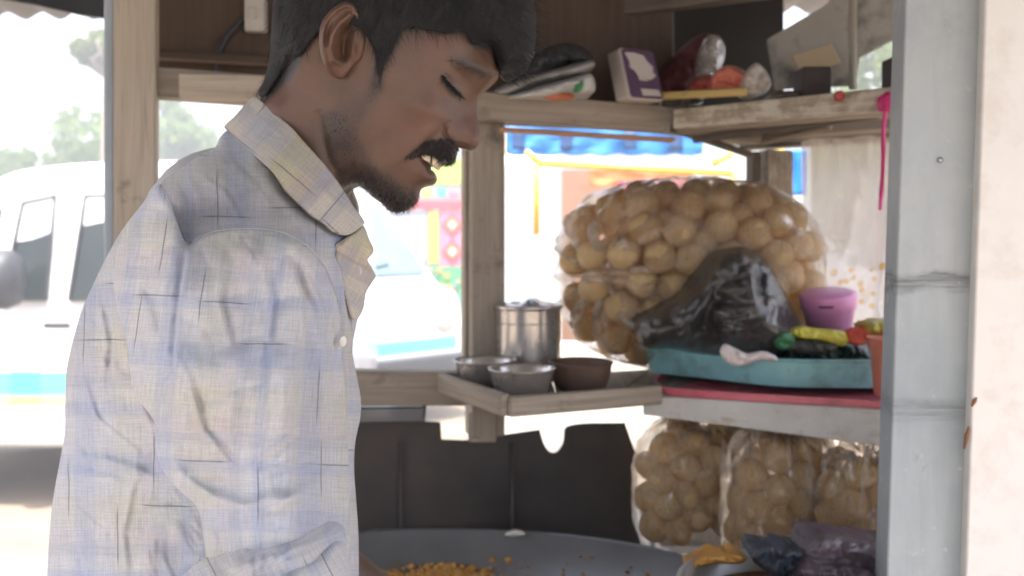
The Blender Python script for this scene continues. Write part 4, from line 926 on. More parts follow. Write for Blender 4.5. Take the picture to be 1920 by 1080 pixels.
M['masala'] = mottled('potato_masala', (.50, .22, .04), (.64, .38, .10), 30, .6, .4, .003); M['masala2'] = mottled('masala_dark', (.30, .12, .03), (.45, .2, .05), 30, .6, .4, .003)
def bits(name, pts, mat, label, cat, parent=None, smin=.0025, smax=.006):
    vs = []; fs = []; r = np.random.default_rng(4)
    for x, y, z in pts:
        s = r.uniform(smin, smax); n0 = len(vs); q = r.normal(size=(6, 3)) * .25
        for k, a in enumerate(((1, 0, 0), (-1, 0, 0), (0, 1, 0), (0, -1, 0), (0, 0, .8), (0, 0, -.6))): vs.append(np.array((x, y, z)) + (np.array(a) + q[k]) * s)
        for f in ((0, 2, 4), (2, 1, 4), (1, 3, 4), (3, 0, 4), (2, 0, 5), (1, 2, 5), (3, 1, 5), (0, 3, 5)): fs.append([n0 + k for k in f])
    o = mk(name, vs, fs, mat, parent, True); o['kind'] = 'stuff'
    if label: tag(o, label, cat)
    return o
rg = np.random.default_rng(12); pts = []
for i in range(900):                    # the heap by the near rim of what shows
    x = rg.normal(-.105, .05); y = rg.normal(1.335, .022)
    hgt = .024 * math.exp(-((x + .105) / .075) ** 2 - ((y - 1.33) / .05) ** 2)
    pts.append((x, y, panz(x, y) + hgt * rg.uniform(.5, 1)))
bits('potato_masala', pts, M['masala'], 'heap of orange potato masala frying on the griddle', 'food', None, .003, .0075)
pts = []
for i in range(420):
    x = rg.uniform(-.2, .22); y = 1.245 + rg.random() ** 1.5 * .15 
    if ((x - gc.x) / .42) ** 2 + ((y - gc.y) / .235) ** 2 < .86 and vnoise(np.array(x * 22 + 9), np.array(y * 22)) > .48: pts.append((x, y, panz(x, y) + .001))
bits('masala_crumbs', pts, M['masala2'], 'scattered orange crumbs across the grey griddle', 'crumbs', None, .0012, .0042)
blob('white_blob', [(946, 1003), (956, 996), (970, 994), (983, 998), (985, 1004), (970, 1007), (955, 1007)], 1.428, .007, 7, .3, 14, flat('blob_white', (.78, .76, .70), .5), 'single small white blob at the back rim of the griddle', 'onion flake', step=2)  # small white body set on the rim, nature unknown
# steel pot at the lower corner
pc = Vector((.312, 1.0, ZC - .385)); t = thing('serving_pot', 'wide grey metal pot with plastic on it near the post', 'pot', pc - Vector((0, 0, .09)))
m = MB(); m.lathe([(0, -.09), (.085, -.088), (.112, -.05), (.122, -.004), (.129, 0), (.129, .004), (.120, .004), (.108, -.05), (.08, -.075), (0, -.075)], pc, 64); m.build('body', mottled('dull_aluminium', (.30, .30, .29), (.40, .40, .39), 8, .4, .1, .001, metallic=.6), t, True)
m = MB(); m.lathe([(0, -.02), (.06, -.021), (.11, -.02), (.113, -.03), (0, -.04)], pc, 40); m.build('filling', M['masala2'], t, True)
blob('orange_peel_heap', [(1284, 1066), (1296, 1052), (1318, 1042), (1345, 1040), (1372, 1036), (1400, 1044), (1392, 1056), (1340, 1058), (1306, 1066)], 1.085, .02, 9, .6, 16, M['masala'], 'small pile of orange masala on the rim of the grey pot', 'food', step=3, seed=61)
M['bluepoly'] = crinkled('dark_blue_polythene', (.03, .04, .06), (.08, .10, .13), .35, 28, .6, .7); M['purplepoly'] = crinkled('dark_purple_polythene', (.085, .06, .075), (.15, .115, .14), .3, 18, .6, .6)
blob('blue_polythene', [(1408, 1046), (1420, 1030), (1450, 1024), (1480, 1032), (1504, 1030), (1512, 1050), (1490, 1078), (1456, 1082), (1430, 1066)], 1.06, .03, 18, .8, 22, M['bluepoly'], 'crushed dark blue polythene bag on the grey pot', 'bag', step=3, seed=63)
blob('purple_bag', [(1452, 1100), (1480, 1070), (1500, 1040), (1525, 1012), (1545, 1000), (1600, 1010), (1660, 1020), (1740, 1024), (1760, 1120), (1700, 1180), (1480, 1160)], 1.06, .045, 26, .45, 60, M['purplepoly'], 'dark purple plastic bag lying over the pot beside the post', 'bag', seed=65,
     dip=lambda x, y: stepfold(x, y, [(1470, 1076), (1540, 1060), (1660, 1066), (1740, 1064)], .01, 4, 40))
# ---------------------------------------------------------------- the man
DH = .80                                   # distance of the plane that halves him
HEAD = [(668, 347), (680, 353), (702, 372), (718, 383), (727, 393), (738, 398), (753, 397.5), (765, 392), (774, 385), (781, 376), (782, 363), (785, 353), (797, 348.5), (807, 346), (815, 340), (817.5, 332), (813, 321.5), (806, 316), (803, 307), (809, 300), (822, 302), (832, 303.5), (842, 303), (849, 299), (852, 291), (853, 283), (855.5, 275.5), (867, 278.5), (880, 282), (892, 277.5), (899, 266), (901, 251), (898.5, 237), (896, 222), (894.5, 205), (896, 190), (899, 179), (905, 171), (915, 161), (924, 151.5), (932, 143), (936.5, 134), (935, 122), (932, 100), (928, 70), (912, 25), (880, -25), (825, -70), (755, -95), (680, -95), (612, -70), (565, -28), (537, 20), (527, 70), (521, 115), (508, 150), (490, 180), (477, 208)]
TORSO = [(452, 262), (350, 352), (250, 470), (190, 600), (180, 760), (185, 1000), (175, 1200), (190, 1500), (220, 1720), (380, 1740), (490, 1720), (500, 1500), (510, 1200), (520, 1000), (530, 800), (555, 640), (590, 560), (625, 480), (638, 420), (640, 385), (643, 363), (650, 353), (658, 349)]
wh = tps([(650, -40, .075), (740, 20, .074), (790, 80, .067), (840, 40, .059), (880, 80, .050), (910, 60, .038), (858, 112, .0545), (885, 122, .043), (915, 134, .027), (838, 150, .0535), (852, 165, .043), (868, 172, .031), (785, 190, .0635), (815, 205, .0565), (838, 215, .043), (770, 250, .0565), (800, 250, .0515), (820, 240, .045), (868, 205, .0175), (885, 195, .0105), (878, 235, .0145), (850, 240, .026), (890, 258, .0115), (865, 265, .0165), (840, 268, .0290), (815, 278, .038), (785, 292, .046), (800, 292, .0385), (830, 288, .0300), (845, 290, .0215), (800, 330, .0265), (785, 325, .0365), (760, 320, .046), (770, 365, .026), (745, 355, .038), (720, 345, .047), (740, 385, .026), (690, 330, .0555), (700, 280, .0615), (640, 260, .062), (640, 200, .067), (700, 200, .070), (720, 130, .0725), (660, 120, .072), (600, 130, .066), (560, 60, .066), (600, 0, .071), (540, 120, .055), (520, 150, .046), (530, 40, .050), (620, -70, .05), (700, -80, .045), (800, -50, .05), (560, 200, .0545), (590, 240, .0555), (520, 200, .050), (630, 300, .055), (660, 320, .052), (645, 345, .047), (610, 330, .054), (500, 250, .048),
          (560, 420, .055), (480, 470, .08), (300, 560, .08), (400, 640, .095), (400, 900, .095), (400, 1200, .10), (220, 800, .05), (530, 800, .05), (380, 1600, .11), (220, 1400, .07), (500, 1400, .07), (620, 440, .03)])
def facefeat(x, y):
    o = 0
    o = o + .0045 * gs(x, y, 842, 160, 16, 11, 55) - .0040 * gs(x, y, 864, 150, 20, 12, 40) - .0022 * gs(x, y, 815, 150, 14, 20)
    o = o - ridge(x, y, [(828, 142), (839, 156), (850, 169), (863, 180)], .0022, 3.2) - ridge(x, y, [(830, 130), (846, 142), (866, 158)], .0013, 3.5) - ridge(x, y, [(828, 158), (842, 178), (862, 190)], .0012, 5)
    o = o + ridge(x, y, [(846, 116), (870, 118), (900, 128), (926, 143)], .0024, 12)
    o = o + .0062 * gs(x, y, 853, 250, 13, 14) - ridge(x, y, [(846, 226), (834, 238), (833, 250), (840, 261), (850, 266)], .0042, 4) - .0065 * gs(x, y, 864, 273, 8, 3.0, 15)
    o = o + .0022 * gs(x, y, 889, 262, 9, 10) - ridge(x, y, [(836, 236), (812, 258), (792, 278), (780, 300), (777, 322)], .0022, 7) + ridge(x, y, [(824, 232), (797, 256), (776, 282)], .0020, 11)
    o = o + .0032 * gs(x, y, 803, 333, 11, 7, 60) - .0025 * gs(x, y, 784, 348, 9, 6) + .0028 * gs(x, y, 757, 375, 18, 14) + .0022 * gs(x, y, 836, 292, 12, 9)
    o = o - .010 * sst(0, 1, 1 - np.hypot((x - 799) / 13, (y - 300) / 12)) - ridge(x, y, [(808, 318), (797, 308), (788, 297), (783, 290)], .0030, 3.5)
    o = o - ridge(x, y, [(596, 205), (604, 255), (616, 300), (640, 342)], .0026, 9) + .003 * gs(x, y, 800, 205, 30, 16, 25)
    o = o - .0015 * gs(x, y, 735, 300, 30, 40)
    return o
def wbody(x, y, d):
    m = 11 + 36 * sst(790, 700, x) + 22 * sst(420, 600, y); m = np.where((y < 60), 55, m)
    head = y < 420
    f = np.where(head, facefeat(x, y), 0)
    return np.maximum((wh(x, y) + f * np.minimum(1, d / 4)) * rnd(d, m), .0004)
OLB = np.r_[spline(HEAD + TORSO, 2.2)]
keep = np.r_[True, np.hypot(*(OLB[1:] - OLB[:-1]).T) > .6]; OLB = OLB[keep]
V, Fc, UV = inflate(OLB, wbody, DH, 9, (lambda x, y: y < 400, 2.1), rim=(.7,), smooth_ol=False)
body0 = mk('person', V, Fc, None, None, True, base=(-.26, DH, 0))
def ears(sgn):
    ol = [(650, 3), (637, 7), (622, 17), (608, 33), (600, 52), (598, 75), (601, 100), (608, 122), (619, 139), (632, 147), (643, 147), (653, 137), (664, 122), (676, 112), (684, 90), (686, 66), (684, 45), (677, 27), (666, 9)]
    sp = spline(ol, 2)
    def base(x, y): return .0 + wh(np.minimum(np.maximum(x, 600), 690), y) - .001 + .019 * sst(690, 602, x) * (1 - .5 * sst(110, 148, y))
    def det(x, y):
        d, _, _ = seg_dist(x, y, sp, True); hl = sst(690, 668, x + .3 * (y - 20) * (y > 20))
        e = .0042 * np.exp(-((d - 7) / 5.0) ** 2) * sst(120, 90, y) * np.clip(hl, 0, 1) + .002 * gs(x, y, 634, 132, 14, 10)
        e = e + ridge(x, y, [(655, 28), (637, 45), (623, 66), (618, 90), (626, 112), (640, 118)], .0046, 7, False)
        e = e - .0125 * gs(x, y, 643, 84, 9, 21, 6) - .0045 * gs(x, y, 644, 108, 4, 9) - .003 * gs(x, y, 612, 70, 4, 30, 8) - .004 * gs(x, y, 652, 60, 9, 8)
        e = e + .0055 * gs(x, y, 661, 94, 5, 11)
        return e
    v, f = triangulate(sp, 2.0, None, (.7,)); d, _, _ = seg_dist(v[:, 0], v[:, 1], sp, True); bd = d < .02
    b = base(v[:, 0], v[:, 1]); th = .0035 * rnd(d, 7)
    w1 = np.where(bd, b, b + th + det(v[:, 0], v[:, 1])); w2 = np.where(bd, b, np.minimum(b - th, w1 - .002)); w2 = np.where(v[:, 0] > 655, w2 - .012 * (~bd), w2)
    fr = PN(v[:, 0], v[:, 1], DH - w1); bk = PN(v[:, 0], v[:, 1], DH - w2)
    idx = np.arange(len(v)); fi = np.where(bd, idx, len(v) + np.cumsum(~bd) - 1)
    VV = np.r_[fr, bk[~bd]]; FF = np.r_[f, fi[f][:, ::-1]]
    if sgn < 0: VV[:, 1] = 2 * DH - VV[:, 1]; FF = FF[:, ::-1]
    return mk('ear', VV, FF, None, None, True)
def capsule(pts, rad, n=20, sub=8):
    """closed tapered limb with round ends"""
    pts = [Vector(p) for p in pts]; q = []; rr = []
    for i in range(len(pts) - 1):
        for k in range(sub):
            t = k / sub; s = t * t * (3 - 2 * t); q.append(pts[i].lerp(pts[i + 1], t)); rr.append(rad[i] + (rad[i + 1] - rad[i]) * s)
    q.append(pts[-1]); rr.append(rad[-1])
    for _ in range(2): q = [q[0]] + [(q[i - 1] + q[i] * 2 + q[i + 1]) / 4 for i in range(1, len(q) - 1)] + [q[-1]]
    a = (q[0] - q[1]).normalized(); b = (q[-1] - q[-2]).normalized(); h = []; hr = []; e = []; er = []
    for k in range(1, 6):
        an = k / 6 * math.pi / 2; h.insert(0, q[0] + a * rr[0] * math.sin(an)); hr.insert(0, rr[0] * math.cos(an)); e.append(q[-1] + b * rr[-1] * math.sin(an)); er.append(rr[-1] * math.cos(an))
    m = MB(); m.tube(h + q + e, hr + rr + er, n); return mk('limb', m.v, m.f, None, None, True)
def hand(wrist, dirv, side, palm_n):
    """palm, four curled fingers, thumb; dirv along the hand, side towards the thumb, palm_n out of the palm"""
    w = Vector(wrist); d = Vector(dirv).normalized(); s = Vector(side); s = (s - d * s.dot(d)).normalized(); pn = Vector(palm_n); pn = (pn - d * pn.dot(d) - s * pn.dot(s)).normalized(); L = []
    for o in (-.022, 0, .022): L.append(capsule([w - d * .01 + s * o * .7, w + d * .04 + s * o, w + d * .085 + s * o * 1.05], [.016, .017, .013], 14, 4))
    for o, ln in ((.030, .066), (.010, .074), (-.010, .069), (-.029, .053)):
        p0 = w + d * .08 + s * o; p1 = p0 + (d * .9 + pn * .35).normalized() * ln * .42; p2 = p1 + (d * .45 + pn * .9).normalized() * ln * .34; p3 = p2 + (d * -.05 + pn).normalized() * ln * .28
        L.append(capsule([p0, p1, p2, p3], [.0095, .009, .0082, .0068], 12, 4))
    p0 = w + d * .022 + s * .026; L.append(capsule([p0, p0 + (d * .6 + s * .8).normalized() * .034, p0 + (d * .8 + s * .75 + pn * .3).normalized() * .062, p0 + (d * 1.0 + s * .6 + pn * .5).normalized() * .088], [.0135, .0115, .010, .008], 12, 4))
    return L
shF, elF, wrF = P(440, 540, .965), P(500, 985, 1.0), P(800, 1190, 1.02)
shN, elN, wrN = P(460, 580, .685), P(505, 990, .640), P(610, 1400, .70)
parts = [ears(1), ears(-1)]
parts += [capsule([P(420, 580, .86), shF, elF, wrF], [.05, .045, .038, .026], 24), capsule([P(430, 600, .76), shN, elN, wrN], [.05, .044, .037, .027], 24)]
parts += hand(wrF, wrF - elF, (.2, -1, .3), (0, .2, -1)) + hand(wrN, (.55, .12, -.8), (.8, .3, .5), (-.2, 1, 0))
hipF, hipN = Vector((-.275, .885, .90)), Vector((-.275, .715, .90))
for hp, s in ((hipF, .0), (hipN, -.03)):
    parts.append(capsule([hp, (hp.x + .01 + s, hp.y, .50), (hp.x - .03 + s, hp.y, .09)], [.085, .058, .042], 20)); parts.append(capsule([(hp.x - .05 + s, hp.y, .045), (hp.x + .06 + s, hp.y, .045), (hp.x + .17 + s, hp.y, .03)], [.04, .042, .026], 16, 4))
def union(obj, others):
    for p in others:
        md = obj.modifiers.new('b', 'BOOLEAN'); md.operation = 'UNION'; md.object = p
        try: md.solver = 'MANIFOLD'
        except Exception: md.solver = 'EXACT'
    bpy.context.view_layer.update(); dg = bpy.context.evaluated_depsgraph_get()
    me = bpy.data.meshes.new_from_object(obj.evaluated_get(dg), depsgraph=dg); obj.modifiers.clear(); obj.data = me
    for p in others: bpy.data.objects.remove(p)
nb = len(body0.data.vertices); union(body0, parts); print('body verts', nb, '->', len(body0.data.vertices))
me = body0.data; me.name = 'person'; me.polygons.foreach_set('use_smooth', [True] * len(me.polygons)); me.materials.clear()
co = np.zeros(len(me.vertices) * 3); me.vertices.foreach_get('co', co); co = co.reshape(-1, 3) + np.array(ORG['person'])
yy = np.where(co[:, 1] > DH, 2 * DH - co[:, 1], co[:, 1]); px = 960 + F * co[:, 0] / yy; py = HZ - F * (co[:, 2] - ZC) / yy
hd = (py < 420) & (px > 470)
def region(x, y, poly, soft):
    poly = np.array(poly, float); d, _, _ = seg_dist(x, y, poly, True); return np.where(inside(x, y, poly), sst(-soft, soft, d), sst(soft, -soft, d))
BEARD = [(700, 128), (716, 130), (716, 165), (690, 205), (672, 250), (690, 290), (720, 318), (750, 340), (770, 352), (786, 356), (790, 372), (780, 392), (752, 404), (720, 396), (700, 378), (668, 352), (642, 352), (616, 305), (603, 255), (599, 208), (640, 205), (676, 185), (690, 160)]
MOUST = [(760, 295), (775, 281), (797, 263), (813, 258), (838, 257), (852, 262), (858, 276), (856, 292), (848, 306), (836, 308), (820, 301), (806, 288), (790, 290), (775, 295)]
HAIRZ = [(752, 70), (757, 60), (775, 56), (800, 61), (837, 65), (870, 63), (880, 82), (892, 92), (917, 93), (928, 118), (936, 128), (1010, 120), (1010, -250), (480, -250), (470, 190), (500, 190), (522, 170), (545, 147), (556, 127), (573, 100), (587, 78), (610, 10), (650, -6), (690, 20), (700, 70), (702, 140), (716, 140), (727, 118), (737, 102), (748, 80)]
beard = np.where(hd, region(px, py, BEARD, 16), 0); mous = np.where(hd, region(px, py, MOUST, 8), 0); hairm = np.where(hd, region(px, py, HAIRZ, 5), 0)
earm = np.where((px > 596) & (px < 690) & (py > 0) & (py < 150), 1, 0) * np.where(np.abs(co[:, 1] - DH) > .0 + wh(np.clip(px, 600, 690), py) + .002, 1, 0)
hairm = hairm * (1 - earm); beard = beard * (1 - earm)
dens = beard * (.40 + .35 * gs(px, py, 709, 158, 13, 32) + .30 * sst(300, 350, py) + .25 * gs(px, py, 635, 255, 26, 46, -20)) * (.75 + .5 * vnoise(px / 16, py / 16))
brow = np.where(hd, ridge(px, py, [(843, 114), (862, 116), (890, 128), (924, 146)], 1.0, 10.5), 0)
lip = np.where(hd, gs(px, py, 806, 330, 8, 13, 30) + .7 * gs(px, py, 790, 312, 5, 10, -35), 0)
red = np.where(hd, .8 * gs(px, py, 805, 90, 16, 40) + .7 * gs(px, py, 880, 250, 22, 30) + .6 * gs(px, py, 780, 230, 50, 30) + earm * .3, 0)
lashm = np.where(hd, gs(px, py, 846, 162, 19, 5.5, 50), 0)
hairy = np.clip(np.maximum.reduce([dens, mous * .7 * (.7 + .6 * vnoise(px / 5, py / 9)), hairm, brow * .95, lashm * .8]), 0, 1)
mouthd = np.where(hd, np.clip(1.2 - np.hypot((px - 801) / 13, (py - 301) / 11), 0, 1), 0) * (wbody(px, py, np.full(px.shape, 20.)) > 0)
at = me.color_attributes.new('tint', 'FLOAT_COLOR', 'POINT')
at.data.foreach_set('color', np.c_[hairy, np.clip(lip, 0, 1), np.clip(red, 0, 1), mouthd * (np.abs(co[:, 1] - DH) < .034)].astype(np.float32).ravel())
g = G('skin'); v = g.tc(); vc = g.n('ShaderNodeVertexColor', _layer_name='tint'); sp3 = g.n('ShaderNodeSeparateColor'); g.put(sp3.inputs[0], vc.outputs[0])
c = g.mix(g.mr(g.noise(v, 22, 5, .6), .35, .65), (.104, .060, .040), (.130, .077, .053))
c = g.mix(g.mr(g.noise(v, 140, 3, .6), .5, .75, 0, .25), c, (.085, .046, .030))
c = g.mix(g.mr(g.noise(v, 11, 4, .6), .50, .68, 0, .45), c, (.17, .085, .062))
c = g.mix(g.ma('MULTIPLY', sp3.outputs[2], .55), c, (.165, .082, .066))
c = g.mix(g.ma('MULTIPLY', sp3.outputs[1], .55), c, (.115, .058, .055))
c = g.mix(vc.outputs[1], c, (.07, .025, .022))
hn = g.noise(v, 520, 2, .6)
hm = g.ma('MULTIPLY', sp3.outputs[0], g.mr(hn, .25, .7, .75, 1.15), clamp=True)
c = g.mix(hm, c, (.045, .041, .041))
M['skin'] = g.done(g.bsdf(Base__Color=c, Roughness=g.mr(g.noise(v, 30, 4, .6), .3, .7, .34, .5), Specular__IOR__Level=.45, Subsurface__Weight=.12, Subsurface__Radius=(.006, .0025, .0015), Subsurface__Scale=1.0,
      Normal=g.bump(g.ma('ADD', g.ma('MULTIPLY', g.noise(v, 260, 4, .65), .6), g.ma('MULTIPLY', g.noise(v, 60, 3, .6), .5)), .4, .0016)))
me.materials.append(M['skin'])
person = body0; tag(person, 'man in a pale plaid shirt smiling down at the griddle', 'person')
ORG['person'] = Vector((-.26, DH, 0))

# hair: a thick cap with loose strands over it
HAIRO = [(484, 176), (495, 150), (505, 108), (508, 67), (511, 20), (516, -30), (536, -95), (590, -150), (680, -182), (790, -182), (890, -145), (962, -85), (993, -30), (1004, 25), (1004, 75), (999, 102), (988, 120), (968, 132), (948, 138), (936, 133), (927, 116), (915, 98), (893, 93), (880, 82), (868, 63), (837, 66), (800, 61), (775, 56), (757, 62), (748, 80), (737, 102), (727, 122), (716, 148), (704, 146), (697, 100), (676, 62), (640, 52), (606, 62), (588, 80), (573, 101), (555, 128), (542, 147), (524, 168), (502, 188)]
HSP = spline(HEAD + TORSO, 6)
def whair(x, y, d):
    dh, _, _ = seg_dist(x, y, HSP, True); dh = np.where(inside(x, y, HSP), dh, 0)
    m = 58 + (7 - 58) * sst(8, 45, dh)
    m = m + (34 - m) * sst(900, 950, x)
    bb = np.maximum(wh(np.clip(x, 525, 900), np.clip(y, -80, 200)), .03); base = bb + (.043 + .010 * sst(70, -40, y) - bb) * sst(860, 935, x)
    lock = .0022 * (vnoise(x / 9 + .4 * y / 9, y / 30) - .5) + .003 * (vnoise(x / 30, y / 40) - .5)
    th = .0065 * (.25 + .75 * sst(165, 60, y))
    return (base + th + lock) * rnd(d, m)
V, Fc, UV = inflate(HAIRO, whair, DH, 3.2, rim=(1.0,))
g = G('hair'); v = g.tc()
c = g.mix(g.mr(g.noise(g.scale(v, (1, 1, 1)), 420, 3, .6), .3, .7), (.013, .013, .0145), (.028, .028, .030))
M['hair'] = g.done(g.bsdf(Base__Color=c, Roughness=.65, Specular__IOR__Level=.25, Normal=g.bump(g.noise(v, 300, 3, .6), .25, .002)))
hair = mk('hair', V, Fc, M['hair'], person, True)
def strands(name, pts, dirs, nrm, L, wd, parent, mat, curl=.15, seed=1, jit=.35):
    r = np.random.default_rng(seed); n = len(pts); vs = np.zeros((n, 6, 3)); L = L * r.uniform(.6, 1.25, (n, 1))
    d = dirs + r.normal(size=(n, 3)) * jit; d /= np.linalg.norm(d, axis=1)[:, None]
    s = np.cross(d, nrm + r.normal(size=(n, 3)) * .3); s /= np.linalg.norm(s, axis=1)[:, None] + 1e-9
    for k, t in enumerate((0, .5, 1)):
        p = pts + d * L * t - nrm * L * curl * t * t; w = wd * (1 - .85 * t)
        vs[:, 2 * k] = p - s * w; vs[:, 2 * k + 1] = p + s * w
    b = np.arange(n)[:, None] * 6; Fq = np.r_[b + np.array([0, 1, 3, 2]), b + np.array([2, 3, 5, 4])]
    return mk(name, vs.reshape(-1, 3), Fq, mat, parent, False)
def skin_at(x, y, extra=0.0, far=False):
    d, _, _ = seg_dist(x, y, OLB[::2], True); w = wbody(x, y, d) + extra; p = PN(x, y, DH - w)
    e = 2.0; d1, _, _ = seg_dist(x + e, y, OLB[::2], True); d2, _, _ = seg_dist(x, y + e, OLB[::2], True)
    gx = wbody(x + e, y, d1) - wbody(x, y, d); gy = wbody(x, y + e, d2) - wbody(x, y, d); s = e / F * DH
    nn = np.c_[-gx / s, -np.ones(len(x)), gy / s]; nn /= np.linalg.norm(nn, axis=1)[:, None]
    if far: p[:, 1] = 2 * DH - p[:, 1]; nn[:, 1] *= -1
    return p, nn
def sample(poly, n, seed, dens=None):
    r = np.random.default_rng(seed); poly = np.array(poly, float); a, b = poly.min(0), poly.max(0); q = r.uniform(a, b, (n, 2)); m = inside(q[:, 0], q[:, 1], poly)
    m &= inside(q[:, 0], q[:, 1], OLB[::2])
    if dens: m &= r.random(n) < dens(q[:, 0], q[:, 1])
    return q[m, 0], q[m, 1]
# strands on the cap
hm_ = hair.data; hv = np.zeros(len(hm_.vertices) * 3); hm_.vertices.foreach_get('co', hv); hv = hv.reshape(-1, 3); hn_ = np.zeros(len(hm_.vertices) * 3); hm_.vertices.foreach_get('normal', hn_); hn_ = hn_.reshape(-1, 3)
hw = hv + np.array(ORG['person']); yy = np.where(hw[:, 1] > DH, 2 * DH - hw[:, 1], hw[:, 1]); hx = 960 + F * hw[:, 0] / yy; hy = HZ - F * (hw[:, 2] - ZC) / yy
sel = RNG.choice(len(hv), 11000); fl = np.c_[sst(700, 960, hx[sel]) * 1.1 - .35 * sst(640, 540, hx[sel]), np.zeros(len(sel)), -(.35 + .65 * (1 - sst(0, -120, hy[sel])))]
strands('hair_strand', hw[sel] - hn_[sel] * .001, fl + hn_[sel] * .35, hn_[sel], .014, .00022, hair, M['hair'], .2, 2)
for far in (False, True):
    x, y = sample(MOUST, 4200, 31 + far); p, nn = skin_at(x, y, -.0004, far); o = strands('moustache', p, np.c_[.1 - .9 * sst(845, 770, x), 0 * x, -.8 - 0 * x] + nn * .55, nn, .0060, .00013, person, M['hair'], .35, 5 + far, .3)
    x, y = sample(BEARD, 16000, 41 + far, lambda x, y: np.clip((.15 + .7 * gs(x, y, 709, 158, 12, 32) + .6 * sst(300, 370, y) + .35 * gs(x, y, 635, 255, 26, 46, -20)), 0, 1) * region(x, y, BEARD, 10)); p, nn = skin_at(x, y, -.0003, far)
    ln = .0022 + .0042 * sst(335, 390, y); strands('beard', p, np.c_[-.25 + 0 * x, 0 * x, -.8 + 0 * x] + nn * .8, nn, ln[:, None], .00016, person, M['hair'], .2, 7 + far, .45)
    x, y = sample([(838, 110), (860, 108), (895, 118), (930, 140), (926, 152), (890, 140), (860, 126), (840, 120)], 2600, 51 + far, lambda x, y: ridge(x, y, [(843, 114), (862, 116), (890, 128), (924, 146)], 1.0, 9) ** .8); p, nn = skin_at(x, y, 0, far)
    strands('eyebrow', p, np.c_[-.9 + 0 * x, 0 * x, .25 + 0 * x] + nn * .35, nn, .007, .00016, person, M['hair'], .2, 9 + far, .25)
    tt = RNG.random(170); q = spline([(828, 141), (839, 154), (850, 166), (863, 178)], .5, False); k = (tt * (len(q) - 1)).astype(int); x = q[k, 0] + RNG.normal(0, .8, 170); y = q[k, 1] + RNG.normal(0, .8, 170); p, nn = skin_at(x, y, .0006, far)
    strands('eyelash', p, np.c_[.35 + 0 * x, 0 * x, -.75 + 0 * x] + nn * .45, nn, .0075, .00028, person, M['hair'], -.15, 11 + far, .35)
    eo = spline([(828, 143), (838, 152), (849, 164), (861, 177), (858, 180), (845, 173), (834, 160)], 1.5); vv, ff = triangulate(eo, 1.6); pp, nn = skin_at(vv[:, 0], vv[:, 1], .0004, far)
    mk('eye', pp, ff if not far else ff[:, ::-1], flat('eye_dark', (.05, .04, .038), .35), person, True, solid=.001)
# stray hairs at the edge of chin
M['tooth'] = mottled('tooth', (.62, .54, .40), (.70, .62, .48), 60, .25, .05, .001)
for ol, w in (([(789, 291), (797, 288), (806, 290), (809, 297), (806, 306), (798, 303), (791, 298)], -.0010), ([(807.5, 290.5), (815, 293), (822, 300), (820, 305), (813, 313), (808.5, 309), (809, 298)], -.0018)):
    V, Fc, UV = inflate(ol, lambda x, y, d: (wh(x, y) + w) * (.955 + .045 * rnd(d, 3.5)), DH, 1.5); mk('tooth', V, Fc, M['tooth'], person, True)

